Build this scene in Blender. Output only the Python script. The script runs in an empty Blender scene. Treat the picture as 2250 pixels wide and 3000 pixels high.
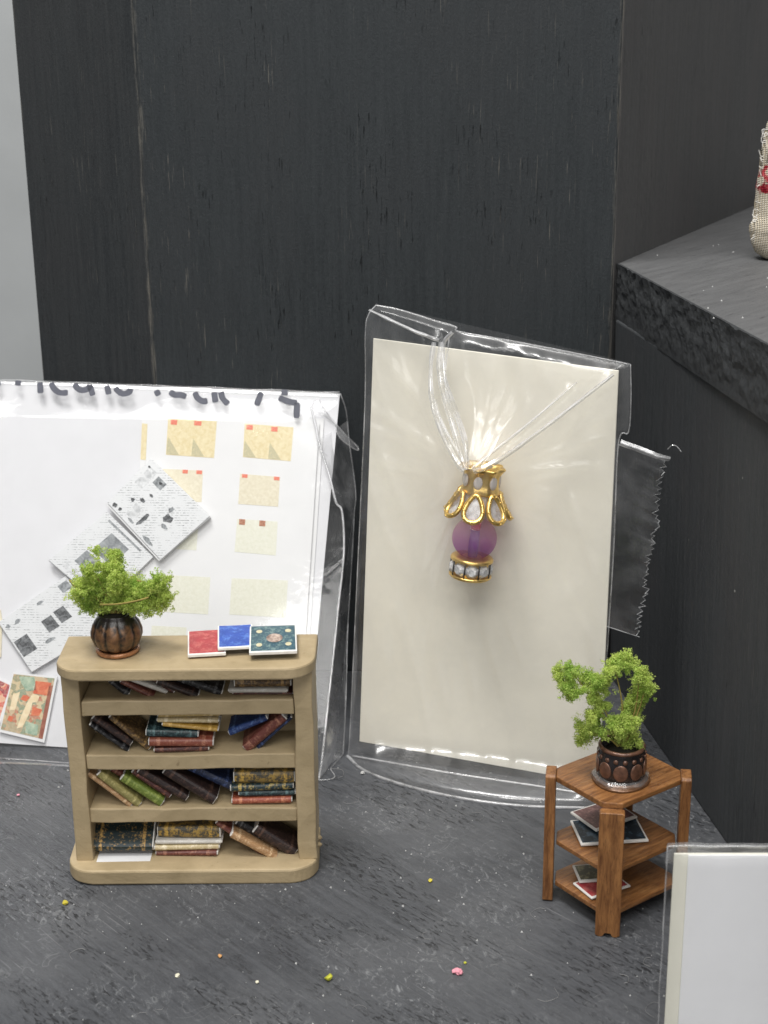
import bpy, bmesh, math, random
from mathutils import Vector, Matrix, noise as mnoise
R = math.radians
random.seed(7)
scn = bpy.context.scene
scn.unit_settings.system = 'METRIC'
scn.unit_settings.scale_length = 0.01            # one unit is one centimetre

# ------------------------------------------------------------------ camera
PITCH, ROLL = R(18), R(0.6)
fw = Vector((0, math.cos(PITCH), -math.sin(PITCH)))
up = Vector((0, math.sin(PITCH), math.cos(PITCH)))
rt = Vector((1, 0, 0))
cu = math.cos(ROLL) * up + math.sin(ROLL) * rt
cr = math.cos(ROLL) * rt - math.sin(ROLL) * up
cd = bpy.data.cameras.new('camera')
cam = bpy.data.objects.new('camera', cd)
scn.collection.objects.link(cam)
m = Matrix((cr, cu, -fw)).transposed().to_4x4()
m.translation = Vector((0, 0, 12))
cam.matrix_world = m
cd.sensor_fit = 'VERTICAL'; cd.sensor_height = 36; cd.lens = 52
cd.clip_start = 0.1; cd.clip_end = 500
cd.dof.use_dof = True; cd.dof.focus_distance = 22.8; cd.dof.aperture_fstop = 0.65
scn.camera = cam

# ------------------------------------------------------------------ world + lamps
w = bpy.data.worlds.new('World'); scn.world = w; w.use_nodes = True
bg = w.node_tree.nodes['Background']
bg.inputs[0].default_value = (0.93, 0.97, 1.0, 1); bg.inputs[1].default_value = 0.12

def area_lamp(name, loc, target, sx, sy, power, col=(1, 1, 1)):
    d = bpy.data.lights.new(name, 'AREA'); d.shape = 'RECTANGLE'; d.size = sx; d.size_y = sy
    d.energy = power; d.color = col
    o = bpy.data.objects.new(name, d); scn.collection.objects.link(o)
    o.location = loc
    o.rotation_euler = (Vector(target) - Vector(loc)).to_track_quat('-Z', 'Y').to_euler()
    return o
area_lamp('ceiling_lamp', (-14, 12, 70), (-2, 20, 0), 22, 16, 37000, (1, 0.985, 0.96))
area_lamp('ceiling_lamp', (12, -6, 75), (0, 20, 0), 40, 14, 18000, (1, 0.985, 0.96))
area_lamp('ceiling_lamp', (-8, -42, 76), (0, 22, 3), 70, 16, 38000, (1, 0.99, 0.97))

area_lamp('fill_lamp', (6, -56, 30), (0, 22, 3), 80, 26, 16000, (1, 0.99, 0.97))  # added front fill to brighten the upright cards, no such lamp seen

vs = scn.view_settings
vs.view_transform = 'Standard'; vs.look = 'None'; vs.gamma = 1; vs.exposure = 0
vs.use_curve_mapping = False
scn.cycles.transparent_max_bounces = 48
scn.cycles.max_bounces = 10
scn.cycles.use_denoising = True
scn.cycles.use_adaptive_sampling = False
scn.cycles.sample_clamp_indirect = 4
scn.cycles.sampling_pattern = 'TABULATED_SOBOL'

# ------------------------------------------------------------------ materials
def srgb(h):
    h = h.lstrip('#')
    c = [int(h[i:i + 2], 16) / 255 for i in (0, 2, 4)]
    return tuple((x / 12.92 if x <= 0.04045 else ((x + 0.055) / 1.055) ** 2.4) for x in c) + (1,)

class NT:
    def __init__(s, name):
        s.m = bpy.data.materials.new(name); s.m.use_nodes = True
        s.t = s.m.node_tree; s.t.nodes.clear()
        s.out = s.n('ShaderNodeOutputMaterial')
    def n(s, ty, inp=None, **pr):
        nd = s.t.nodes.new(ty)
        for k, v in pr.items(): setattr(nd, k, v)
        for k, v in (inp or {}).items():
            if hasattr(v, 'is_output'): s.t.links.new(v, nd.inputs[k])
            else: nd.inputs[k].default_value = v
        return nd
    def coords(s, scale=(1, 1, 1), rot=(0, 0, 0), kind='Object', loc=(0, 0, 0)):
        tc = s.n('ShaderNodeTexCoord')
        src = tc.outputs[kind]
        if any(rot): src = s.n('ShaderNodeMapping', {'Vector': src, 'Rotation': rot}).outputs[0]
        mp = s.n('ShaderNodeMapping', {'Vector': src, 'Scale': scale, 'Location': loc})
        return mp.outputs[0]
    def noise(s, vec, scale=1, detail=4, rough=0.6, dist=0):
        return s.n('ShaderNodeTexNoise', {'Vector': vec, 'Scale': scale, 'Detail': detail, 'Roughness': rough, 'Distortion': dist}).outputs['Fac']
    def ramp(s, fac, a, b, lo=0.0, hi=1.0):
        return s.n('ShaderNodeMapRange', {'Value': fac, 'From Min': a, 'From Max': b, 'To Min': lo, 'To Max': hi}).outputs[0]
    def mix(s, fac, a, b, mode='MIX'):
        nd = s.n('ShaderNodeMix', data_type='RGBA', blend_type=mode, clamp_factor=True)
        for i, v in ((0, fac), (6, a), (7, b)):
            if hasattr(v, 'is_output'): s.t.links.new(v, nd.inputs[i])
            else: nd.inputs[i].default_value = v
        return nd.outputs[2]
    def math(s, op, a, b=0.0):
        nd = s.n('ShaderNodeMath', operation=op)
        for i, v in ((0, a), (1, b)):
            if hasattr(v, 'is_output'): s.t.links.new(v, nd.inputs[i])
            else: nd.inputs[i].default_value = v
        return nd.outputs[0]
    def bump(s, h, strength=0.5, dist=0.02, nrm=None):
        i = {'Height': h, 'Strength': strength, 'Distance': dist}
        if nrm: i['Normal'] = nrm
        return s.n('ShaderNodeBump', i).outputs[0]
    def bsdf(s, col, rough=0.6, spec=0.4, normal=None, **kw):
        i = {'Base Color': col, 'Roughness': rough, 'Specular IOR Level': spec}
        if normal: i['Normal'] = normal
        for k, v in kw.items(): i[k.replace('_', ' ')] = v
        b = s.n('ShaderNodeBsdfPrincipled', i)
        s.t.links.new(b.outputs[0], s.out.inputs[0])
        return s.m

def mat_plain(name, col, rough=0.6, spec=0.4, var=0.06, scale=6, bump=0.15, bscale=40, **kw):
    n = NT(name); v = n.coords()
    f = n.noise(v, scale, 4)
    dark = tuple(c * (1 - 2 * var) for c in col[:3]) + (1,)
    lite = tuple(min(1, c * (1 + var)) for c in col[:3]) + (1,)
    c = n.mix(n.ramp(f, .3, .7), dark, lite)
    return n.bsdf(c, rough, spec, n.bump(n.noise(v, bscale, 3), bump, 0.01), **kw)

def mat_blackwood(name, base, lite, wear, length=None, seed=0.0):
    """black stained board: vertical grain (local z), pale scuffs, worn long edges (local x = 0 and length)"""
    n = NT(name)
    v1 = n.coords((9, 9, 0.45), loc=(seed, seed, 0)); v2 = n.coords((24, 24, 2.2), loc=(seed + 3, 1, 0)); v0 = n.coords((0.5, 0.5, 0.22), loc=(seed, 0, 0))
    g1 = n.noise(v1, 1, 5, .65); g2 = n.noise(v2, 1, 4, .6); big = n.noise(v0, 1, 3, .5)
    c = n.mix(n.ramp(g1, .38, .68), base, lite)
    c = n.mix(n.ramp(big, .35, .7, 0, .55), c, lite)
    mo = n.noise(n.coords((14, 14, 9), loc=(seed, 1, 6)), 1, 5, .7)
    c = n.mix(n.ramp(mo, .35, .7, 0, .4), c, tuple(x * 1.5 for x in lite[:3]) + (1,))
    c = n.mix(n.ramp(n.noise(n.coords((.7, .7, .3), loc=(seed, 6, 6)), 1, 4), .45, .65, 0, .45), c, (lite[0] * 1.05, lite[1] * .98, lite[2] * .97, 1))
    pit = n.math('MULTIPLY', n.ramp(g2, .60, .68), n.ramp(n.noise(n.coords((1.1, 1.1, .5), loc=(seed, 4, 2)), 1, 3), .5, .62))
    c = n.mix(pit, c, tuple(x * .25 for x in base[:3]) + (1,))
    sc = n.math('MULTIPLY', n.ramp(n.noise(n.coords((24, 24, 1.1), loc=(seed + 9, 2, 1)), 1, 3, .6), .62, .69), n.ramp(n.noise(n.coords((.8, .8, .25), loc=(seed, 7, 5)), 1, 3), .46, .60))
    c = n.mix(n.math('MULTIPLY', sc, .34), c, wear)
    sp = n.ramp(n.n('ShaderNodeTexVoronoi', {'Vector': n.coords((1.1, 1.1, 1.1)), 'Scale': 1.0}).outputs['Distance'], .028, .018)
    c = n.mix(n.math('MULTIPLY', sp, .8), c, (.5, .5, .48, 1))
    if length:
        tc = n.n('ShaderNodeTexCoord'); sx = n.n('ShaderNodeSeparateXYZ', {0: tc.outputs['Object']})
        wob = n.ramp(n.noise(n.coords((3, 3, .8)), 1, 4, .7), .3, .7, -.035, .06)
        a = n.ramp(n.math('SUBTRACT', sx.outputs[0], wob), .0, .045, 1, 0)
        b = n.ramp(n.math('SUBTRACT', n.math('SUBTRACT', length, sx.outputs[0]), wob), .0, .045, 1, 0)
        ed = n.math('MULTIPLY', n.math('MAXIMUM', a, b), n.ramp(g2, .42, .62))
        c = n.mix(n.math('MULTIPLY', ed, .42), c, wear)
    h = n.math('SUBTRACT', n.math('ADD', g1, n.math('MULTIPLY', g2, .6)), pit)
    fine = n.noise(n.coords((26, 26, 20)), 1, 4, .7)
    nr = n.bump(fine, .45, .02, n.bump(h, .55, .03))
    return n.bsdf(c, .62, .32, nr)

def mat_ground(name):
    n = NT(name); a = R(47)
    v1 = n.coords((.8, 9, 1), (0, 0, a)); v2 = n.coords((3.2, 13, 1), (0, 0, a)); 
    base, lite = (.033, .0355, .041, 1), (.075, .079, .088, 1)
    g = n.noise(v1, 1, 6, .68, .6); big = n.noise(n.coords((.33, .45, 1)), 1, 4, .6); fine = n.noise(n.coords(), 34, 4, .7)
    mot = n.noise(n.coords((7, 12, 1), (0, 0, a)), 1, 5, .72, .6)
    c = n.mix(n.ramp(g, .3, .7), base, lite)
    c = n.mix(n.ramp(big, .4, .66, 0, .65), c, (.098, .101, .108, 1))
    c = n.mix(n.ramp(mot, .48, .74, 0, .2), c, (.16, .163, .17, 1))
    c = n.mix(n.ramp(mot, .44, .28, 0, .24), c, (.030, .030, .033, 1))
    c = n.mix(n.ramp(fine, .35, .8, 0, .25), c, (.13, .13, .135, 1))
    pm = n.ramp(n.noise(n.coords((.42, .8, 1), (0, 0, a), loc=(3, 1, 0)), 1, 3), .48, .60)
    pit = n.math('MULTIPLY', n.ramp(n.noise(v2, 1.5, 5, .72, .5), .55, .62), pm)
    c = n.mix(n.math('MULTIPLY', pit, .9), c, (.014, .014, .016, 1))
    dm = n.ramp(n.noise(n.coords((.5, .5, 1), loc=(9, 3, 0)), 1, 4), .46, .64)
    dust = n.math('MULTIPLY', n.ramp(n.noise(n.coords((3, 5, 1), (0, 0, a + .5)), 1.6, 6, .78, 1.5), .54, .72), dm)
    c = n.mix(n.math('MULTIPLY', dust, .8), c, (.36, .37, .38, 1))
    curl = n.math('MULTIPLY', n.ramp(n.math('ABSOLUTE', n.math('SUBTRACT', n.noise(n.coords(), 1.9, 2, .5, 1.2), .5)), .012, .004), n.ramp(n.noise(n.coords((1, 1, 1), loc=(2, 8, 0)), 1.3, 3), .57, .64))
    c = n.mix(n.math('MULTIPLY', curl, .22), c, (.34, .35, .35, 1))
    scr = n.math('MULTIPLY', n.ramp(n.noise(n.coords((.9, 30, 1), (0, 0, a)), 1, 2, .5), .66, .7), n.ramp(big, .45, .6))
    c = n.mix(n.math('MULTIPLY', scr, .3), c, (.30, .30, .31, 1))
    h = n.math('SUBTRACT', n.math('ADD', n.math('ADD', g, n.math('MULTIPLY', mot, .5)), n.math('MULTIPLY', fine, .16)), n.math('MULTIPLY', pit, 1.4))
    return n.bsdf(c, .55, .38, n.bump(h, .6, .035))

def mat_tan(name):
    n = NT(name); v = n.coords((1, 1, 1))
    gr = n.noise(n.coords((1.2, 1.9, 1.9)), 1.7, 5, .62, .5); big = n.noise(v, 1.3, 3); fi = n.noise(v, 26, 3)
    c = n.mix(n.ramp(gr, .3, .7), (.34, .262, .150, 1), (.43, .335, .200, 1))
    c = n.mix(n.ramp(big, .42, .7, 0, .5), c, (.51, .40, .245, 1))
    c = n.mix(n.ramp(n.noise(n.coords((3, 5, 5), loc=(4, 4, 4)), 1.9, 5, .75), .62, .72, 0, .5), c, (.24, .17, .085, 1))
    c = n.mix(n.ramp(n.noise(n.coords((1, 1, 1), loc=(1, 7, 3)), 5.5, 3, .6), .71, .76, 0, .4), c, (.10, .065, .03, 1))
    h = n.math('ADD', gr, n.math('MULTIPLY', fi, .3))
    return n.bsdf(c, .5, .4, n.bump(h, .4, .03))

def mat_brownwood(name, seed, upright=False):
    n = NT(name)
    g = n.noise(n.coords((11, 11, 1.5) if upright else (1.5, 11, 11), loc=(seed, 0, 0)), 1.5, 5, .65, .5); f = n.noise(n.coords((30, 30, 5) if upright else (5, 30, 30)), 2, 3)
    c = n.mix(n.ramp(g, .3, .72), (.11, .040, .013, 1), (.39, .18, .062, 1))
    c = n.mix(n.ramp(f, .58, .7, 0, .6), c, (.09, .035, .012, 1))
    c = n.mix(n.ramp(n.noise(n.coords(), 2.3, 3), .55, .75, 0, .5), c, (.40, .215, .085, 1))
    return n.bsdf(c, .36, .5, n.bump(n.math('ADD', g, f), .4, .02))

def mat_film(name, gloss=1.0, milk=0.035, rough=0.07, wr=0.0, wscale=3.0, haze=.45, patchy=0.0):
    """clear plastic film: see-through sheet with a Fresnel sheen, a hazy second lobe and a trace of milkiness"""
    n = NT(name)
    nr = None
    if wr:
        nr = n.bump(n.noise(n.coords((1, 1, .55)), wscale, 3, .5, .8), wr, .08)
    fi = {'IOR': 1.5}
    if nr: fi['Normal'] = nr
    fr = n.n('ShaderNodeFresnel', fi).outputs[0]
    fac = n.math('MINIMUM', n.math('MULTIPLY', fr, 1.2 * gloss), .32)
    def gloss_(r_):
        gi = {'Color': (1, 1, 1, 1), 'Roughness': r_}
        if nr: gi['Normal'] = nr
        return n.n('ShaderNodeBsdfGlossy', gi).outputs[0]
    gl = n.n('ShaderNodeMixShader', {0: haze, 1: gloss_(rough), 2: gloss_(.38)}).outputs[0]
    tr = n.n('ShaderNodeBsdfTransparent', {'Color': (.997, .998, .998, 1)}).outputs[0]
    df = n.n('ShaderNodeBsdfTranslucent', {'Color': (.9, .9, .92, 1)}).outputs[0]
    d2 = n.n('ShaderNodeBsdfDiffuse', {'Color': (.9, .9, .92, 1)}).outputs[0]
    dm = n.n('ShaderNodeMixShader', {0: .35, 1: d2, 2: df}).outputs[0]
    mk = milk
    if patchy:
        mk = n.ramp(n.noise(n.coords(), patchy, 4, .65), .38, .66, milk * .12, milk * 1.25)
    m1 = n.n('ShaderNodeMixShader', {0: mk, 1: tr, 2: dm}).outputs[0]
    m2 = n.n('ShaderNodeMixShader', {0: fac, 1: m1, 2: gl}).outputs[0]
    n.t.links.new(m2, n.out.inputs[0])
    return n.m

def mat_cover(name, main, accent, amt=0.5, scale=24, band=True, rough=.45):
    """printed paper cover: dark ground with a fine ornament and bands along the ends of the spine"""
    n = NT(name); v = n.coords()
    sp = n.noise(v, scale, 3, .75)
    th = .66 - .2 * amt
    c = n.mix(n.ramp(sp, th - .06, th + .08, 0, .8), main, accent)
    big = n.noise(v, 5, 3)
    c = n.mix(n.ramp(big, .35, .7, 0, .5), c, tuple(x * .55 for x in main[:3]) + (1,))
    if band:
        tc = n.n('ShaderNodeTexCoord'); sx = n.n('ShaderNodeSeparateXYZ', {0: tc.outputs['Generated']}).outputs[0]
        d = n.math('ABSOLUTE', n.math('SUBTRACT', n.math('ABSOLUTE', n.math('SUBTRACT', sx, .5)), .36))
        bm_ = n.math('MULTIPLY', n.ramp(d, .035, .02), n.ramp(n.noise(v, 30, 2), .35, .6))
        c = n.mix(bm_, c, accent)
    wear = n.ramp(n.noise(v, 9, 4, .7), .68, .78, 0, .5)
    c = n.mix(wear, c, (.55, .5, .45, 1))
    return n.bsdf(c, rough, .45, n.bump(n.noise(v, 30, 3), .25, .01))

def mat_text(name, ink=(.10, .11, .12, 1), paper=(.80, .80, .80, 1), s=1.0, dens=.5):
    """newsprint: broken lines of unreadable small type set in columns"""
    n = NT(name); v = n.coords((s, s, s))
    br = n.n('ShaderNodeTexBrick', {'Vector': v, 'Color1': (1, 1, 1, 1), 'Color2': (1, 1, 1, 1), 'Mortar': (0, 0, 0, 1), 'Scale': 1.0, 'Mortar Size': .02, 'Mortar Smooth': .2, 'Brick Width': .30, 'Row Height': .045})
    ln = n.n('ShaderNodeTexNoise', {'Vector': n.coords((26 * s, 42 * s, 1)), 'Scale': 1.0, 'Detail': 2.0}).outputs['Fac']
    blk = n.ramp(n.noise(n.coords((3 * s, 4 * s, 1), loc=(2, 5, 0)), 1, 2, .4), .42, .58)
    f = n.math('MULTIPLY', n.math('ADD', n.math('MULTIPLY', n.ramp(ln, .40, .56), blk), n.math('MULTIPLY', n.ramp(n.noise(n.coords((9 * s, 13 * s, 1), loc=(7, 1, 0)), 1, 2, .4), .58, .62), .55)), br.outputs['Color'])
    c = n.mix(n.math('MULTIPLY', f, dens), paper, ink)
    return n.bsdf(c, .6, .35)

def mat_photo(name, a, b, scale=9, seed=0):
    n = NT(name); v = n.coords(loc=(seed, seed, 0))
    f = n.noise(v, scale, 4, .6, .5)
    return n.bsdf(n.mix(n.ramp(f, .35, .65), a, b), .5, .35)

def mat_moss(name):
    n = NT(name)
    ri = n.n('ShaderNodeNewGeometry').outputs['Random Per Island']
    f = n.noise(n.coords(), 3.2, 3)
    c = n.mix(ri, (.32, .48, .075, 1), (.72, .84, .25, 1))
    c = n.mix(n.ramp(f, .35, .68, 0, .7), c, (.74, .83, .25, 1))
    c = n.mix(n.ramp(n.noise(n.coords(), 2.1, 3), .52, .66, 0, .6), c, (.30, .52, .09, 1))
    c = n.mix(n.ramp(ri, .95, .97, 0, .8), c, (.34, .30, .08, 1))
    b = n.n('ShaderNodeBsdfPrincipled', {'Base Color': c, 'Roughness': .75, 'Specular IOR Level': .2})
    t = n.n('ShaderNodeBsdfTranslucent', {'Color': c})
    ms = n.n('ShaderNodeMixShader', {0: .48, 1: b.outputs[0], 2: t.outputs[0]})
    n.t.links.new(ms.outputs[0], n.out.inputs[0])
    return n.m

def mat_potmetal(name, a, b, lo, hi, scale, stripes=0):
    """copper paint rubbed over black; with stripes the black stays in the grooves of the ribs"""
    n = NT(name); v = n.coords()
    f = n.noise(v, scale, 5, .65, .4)
    if stripes:
        tc = n.n('ShaderNodeTexCoord'); sx = n.n('ShaderNodeSeparateXYZ', {0: tc.outputs['Object']})
        an = n.math('ARCTAN2', sx.outputs[1], sx.outputs[0])
        rib = n.math('ABSOLUTE', n.math('SINE', n.math('MULTIPLY', an, stripes / 2)))
        f = n.math('SUBTRACT', f, n.ramp(rib, .5, .1, 0, .2))
        f = n.math('SUBTRACT', f, n.ramp(sx.outputs[2], .42, .58, 0, .4))
    c = n.mix(n.ramp(f, lo, hi), a, b)
    return n.bsdf(c, .3, .6, n.bump(f, .3, .03), Metallic=.25)

def mat_fabric(name):
    n = NT(name)
    w1 = n.n('ShaderNodeTexWave', {'Vector': n.coords((1, 1, 1)), 'Scale': 10.0, 'Distortion': 1.0, 'Detail': 2.0}, bands_direction='Z').outputs['Fac']
    w2 = n.n('ShaderNodeTexWave', {'Vector': n.coords((1, 1, 1)), 'Scale': 10.0, 'Distortion': 1.0, 'Detail': 2.0}, bands_direction='X').outputs['Fac']
    h = n.math('MULTIPLY', w1, w2)
    c = n.mix(n.ramp(h, 0, .6), (.58, .50, .37, 1), (.90, .85, .74, 1))
    tc = n.n('ShaderNodeTexCoord'); s = n.n('ShaderNodeSeparateXYZ', {0: tc.outputs['Object']})
    fz = n.math('ADD', s.outputs[2], n.ramp(n.noise(n.coords(), 5, 3), .3, .7, -.14, .14))
    red = n.math('MULTIPLY', n.ramp(n.math('ABSOLUTE', n.math('SUBTRACT', fz, 1.42)), .24, .18), n.ramp(n.math('ADD', s.outputs[0], n.noise(n.coords(), 6, 2)), -.42, -.32))
    red2 = n.math('MULTIPLY', red, n.ramp(s.outputs[0], .2, .1))
    c = n.mix(red2, c, n.mix(n.ramp(n.noise(n.coords(), 9, 2), .4, .6), (.30, .012, .025, 1), (.60, .10, .11, 1)))
    dk = n.math('MULTIPLY', n.ramp(n.math('ABSOLUTE', n.math('SUBTRACT', fz, 1.83)), .13, .09), n.ramp(n.noise(n.coords((1, 1, .3)), 9, 2), .46, .55))
    c = n.mix(n.math('MULTIPLY', dk, n.ramp(s.outputs[0], -.62, -.68)), c, (.05, .045, .03, 1))
    return n.bsdf(c, .9, .1, n.bump(h, .9, .05))

M = {}
M['ground'] = mat_ground('dusty black stained board')
BW, LT, WR = (.0175, .021, .0235, 1), (.030, .0345, .0375, 1), (.24, .22, .185, 1)
M['tan'] = mat_tan('tan paint')
M['brown'] = mat_brownwood('brown stained wood', 0); M['brown2'] = mat_brownwood('brown stained wood leg', 5, True)
M['white_card'] = mat_plain('white card', (.67, .67, .69, 1), .6, .3, .015, 2, .06, 30)  # darkened in colour to make up for strong light on the leaning card
M['paper'] = mat_plain('white paper', (.72, .72, .725, 1), .6, .3, .012, 2, .05, 30)
M['pages'] = mat_plain('white page block', (.80, .78, .74, 1), .7, .2, .05, 12, .3, 40)
M['cream'] = mat_plain('cream card', (.90, .86, .75, 1), .6, .3, .018, 1.2, .08, 22)
M['cream_edge'] = mat_plain('pale cream card edge', (.86, .84, .73, 1), .6, .3, .02, 2, .05, 30)
M['lit_white'] = mat_plain('bright white card stock', (.90, .90, .915, 1), .6, .3, .012, 2, .06, 30)  # near card's white raised in colour to make up for weaker light
M['film'] = mat_film('clear film', 1.25, .06, .15, .12, 1.3, .5, .9)
M['film_soft'] = mat_film('clear film with soft waves', .7, .03, .10, .15, 1.2, .15)
M['film_milky'] = mat_film('hazy film', 1.2, .20, .14, .3, 2.5, .5, 1.2)
M['tape'] = mat_film('clear adhesive tape', 1.0, .10, .2, .12, 4, .5, 1.0)
M['seam'] = mat_film('heat sealed film edge', 1.6, .28, .12, 0, 3, .5, 2.2)
M['lit_seam'] = mat_film('thick sealed film edge', 2.0, .62, .10, 0, 3, .5, 1.6)  # milky white of both sealed edges stands for the light they catch
M['fold'] = mat_film('film fold with painted glare', 2.2, .62, .12, 0, 3, .5, 2.4)  # milky white puts the highlights of creased film into the colour
M['marker'] = mat_plain('marker ink', srgb('565863'), .5, .4, .1, 8, .0)
M['gold'] = mat_plain('gold plated metal', (.86, .60, .20, 1), .30, .6, .12, 7, .5, 16, Metallic=.85)
M['moss'] = mat_moss('green moss')
M['stem'] = mat_plain('dry stem', (.30, .24, .07, 1), .7, .2, .15, 6)
M['soil'] = mat_plain('dark filling', (.02, .018, .014, 1), .9, .1)
M['pot_ribbed'] = mat_potmetal('copper on black ribbed', (.014, .011, .009, 1), (.27, .135, .06, 1), .30, .72, 9, 10)
M['pot_dark'] = mat_plain('near black glaze', (.018, .015, .016, 1), .22, .6, .2, 6, .4, 12)
M['copper'] = mat_potmetal('copper paint', (.07, .025, .012, 1), (.42, .19, .085, 1), .25, .55, 7)
M['copper_dull'] = mat_potmetal('dull copper paint', (.035, .018, .013, 1), (.19, .092, .058, 1), .25, .6, 9)
M['saucer_brown'] = mat_potmetal('brown varnished clay', (.06, .03, .016, 1), (.20, .10, .05, 1), .25, .6, 8)
M['gloss_glue'] = mat_film('dried clear glue', 1.6, .08, .08, .5, 6)
M['fabric'] = mat_fabric('cream woven cloth')
M['backdrop'] = mat_plain('pale grey cloth', (.43, .445, .45, 1), .8, .2, .04, .25, .2, 2)
for nm, c in dict(dust=(.55, .55, .54, 1), lintgrey=(.27, .27, .27, 1), yellow=(.62, .52, .06, 1), lime=(.50, .50, .05, 1), pink=(.80, .33, .40, 1), orange=(.62, .33, .13, 1), ivory=(.78, .74, .58, 1)).items():
    M[nm] = mat_plain('crumb ' + nm, c, .6, .3, .12, 14, .3, 30)

def glass(name, col, rough=0.03, ior=1.5):
    n = NT(name)
    return n.bsdf(col, rough, .5, None, Transmission_Weight=1.0, IOR=ior)
M['amethyst'] = None
def mat_amethyst():
    n = NT('purple glass bead')
    tc = n.n('ShaderNodeTexCoord'); s = n.n('ShaderNodeSeparateXYZ', {0: tc.outputs['Object']})
    f = n.noise(n.coords(), 4, 3)
    c = n.mix(n.ramp(n.math('ADD', s.outputs[2], n.math('MULTIPLY', f, .3)), -.1, .4), (.42, .17, .48, 1), (.80, .54, .70, 1))
    tcol = n.mix(n.ramp(s.outputs[2], -.2, .2), (.80, .55, .84, 1), (.98, .82, .90, 1))
    b = n.n('ShaderNodeBsdfPrincipled', {'Base Color': c, 'Roughness': .10, 'IOR': 1.5, 'Specular IOR Level': .6})
    t = n.n('ShaderNodeBsdfTransparent', {'Color': tcol})
    ms = n.n('ShaderNodeMixShader', {0: .22, 1: t.outputs[0], 2: b.outputs[0]})
    n.t.links.new(ms.outputs[0], n.out.inputs[0]); return n.m
M['amethyst'] = mat_amethyst()
M['red_core'] = mat_plain('red thread', (.80, .03, .09, 1), .5, .3)
M['violet_core'] = mat_plain('violet thread', (.26, .09, .40, 1), .5, .3)
M['crystal'] = mat_plain('faceted crystal', (.88, .88, .89, 1), .06, 1.0, .3, 16, 0, 10, Metallic=.12)
M['frost'] = mat_plain('frosted clear bead', (.86, .81, .78, 1), .25, .5, .05, 5, .1, 20, Transmission_Weight=.25)

M['petal'] = mat_film('pale translucent petal', 1.0, .42, .2, 0, 3, .5, 5.0)

# ------------------------------------------------------------------ mesh helpers
COL = scn.collection
def link(name, me, mats, parent=None, loc=(0, 0, 0), rot=(0, 0, 0), smooth=False):
    for mt in (mats if isinstance(mats, (list, tuple)) else [mats]): me.materials.append(mt)
    if smooth:
        for p in me.polygons: p.use_smooth = True
    o = bpy.data.objects.new(name, me); COL.objects.link(o)
    o.location = loc; o.rotation_euler = rot
    if parent: o.parent = parent
    return o
def from_py(name, v, f, mats, parent=None, **k):
    me = bpy.data.meshes.new(name); me.from_pydata([tuple(x) for x in v], [], f); me.update()
    return link(name, me, mats, parent, **k)
def from_bm(name, bm, mats, parent=None, **k):
    bmesh.ops.recalc_face_normals(bm, faces=bm.faces)
    me = bpy.data.meshes.new(name); bm.to_mesh(me); bm.free()
    return link(name, me, mats, parent, **k)
def tag(o, label, cat=None, group=None, kind=None):
    if label: o['label'] = label
    if cat: o['category'] = cat
    if group: o['group'] = group
    if kind: o['kind'] = kind
    return o
def thing(name, label, cat, loc=(0, 0, 0), rot=(0, 0, 0), group=None):
    o = bpy.data.objects.new(name, None); COL.objects.link(o)
    o.location = loc; o.rotation_euler = rot; o.empty_display_size = .2
    return tag(o, label, cat, group)
def prism_bm(poly, z0, z1, bev=0.0, seg=2):
    bm = bmesh.new()
    a = [bm.verts.new((x, y, z0)) for x, y in poly]; b = [bm.verts.new((x, y, z1)) for x, y in poly]
    bm.faces.new(a[::-1]); bm.faces.new(b); k = len(poly)
    for i in range(k): bm.faces.new((a[i], a[(i + 1) % k], b[(i + 1) % k], b[i]))
    bmesh.ops.recalc_face_normals(bm, faces=bm.faces)
    if bev: bmesh.ops.bevel(bm, geom=[e for e in bm.edges if e.calc_face_angle(0) > .5], offset=bev, segments=seg, affect='EDGES', profile=.5)
    return bm
def box_bm(x0, x1, y0, y1, z0, z1, bev=0.0, seg=2):
    return prism_bm([(x0, y0), (x1, y0), (x1, y1), (x0, y1)], z0, z1, bev, seg)
def jitter(bm, amt, sc=2.0, seed=0):
    for v in bm.verts:
        v.co += mnoise.noise_vector(v.co * sc + Vector((seed, seed * 2.3, 1.7))) * amt
def subdiv(bm, n):
    bmesh.ops.subdivide_edges(bm, edges=bm.edges, cuts=n, use_grid_fill=True)
def tube(pts, r, sides=6, closed=False, taper=None):
    pts = [Vector(p) for p in pts]; v, f = [], []; k = len(pts)
    prev = None
    for i, p in enumerate(pts):
        if closed: t = pts[(i + 1) % k] - pts[i - 1]
        else: t = pts[min(i + 1, k - 1)] - pts[max(i - 1, 0)]
        t.normalize()
        a = prev if prev is not None else (Vector((0, 0, 1)) if abs(t.z) < .9 else Vector((1, 0, 0)))
        a = (a - t * a.dot(t)).normalized(); prev = a; b = t.cross(a)
        rr = r if taper is None else r * taper(i / max(1, k - 1))
        for s in range(sides):
            an = 2 * math.pi * s / sides
            v.append(p + (a * math.cos(an) + b * math.sin(an)) * rr)
    n = k if closed else k - 1
    for i in range(n):
        for s in range(sides):
            i2 = (i + 1) % k; s2 = (s + 1) % sides
            f.append((i * sides + s, i * sides + s2, i2 * sides + s2, i2 * sides + s))
    if not closed:
        f.append(tuple(range(sides))[::-1]); f.append(tuple((k - 1) * sides + s for s in range(sides)))
    return v, f
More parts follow.
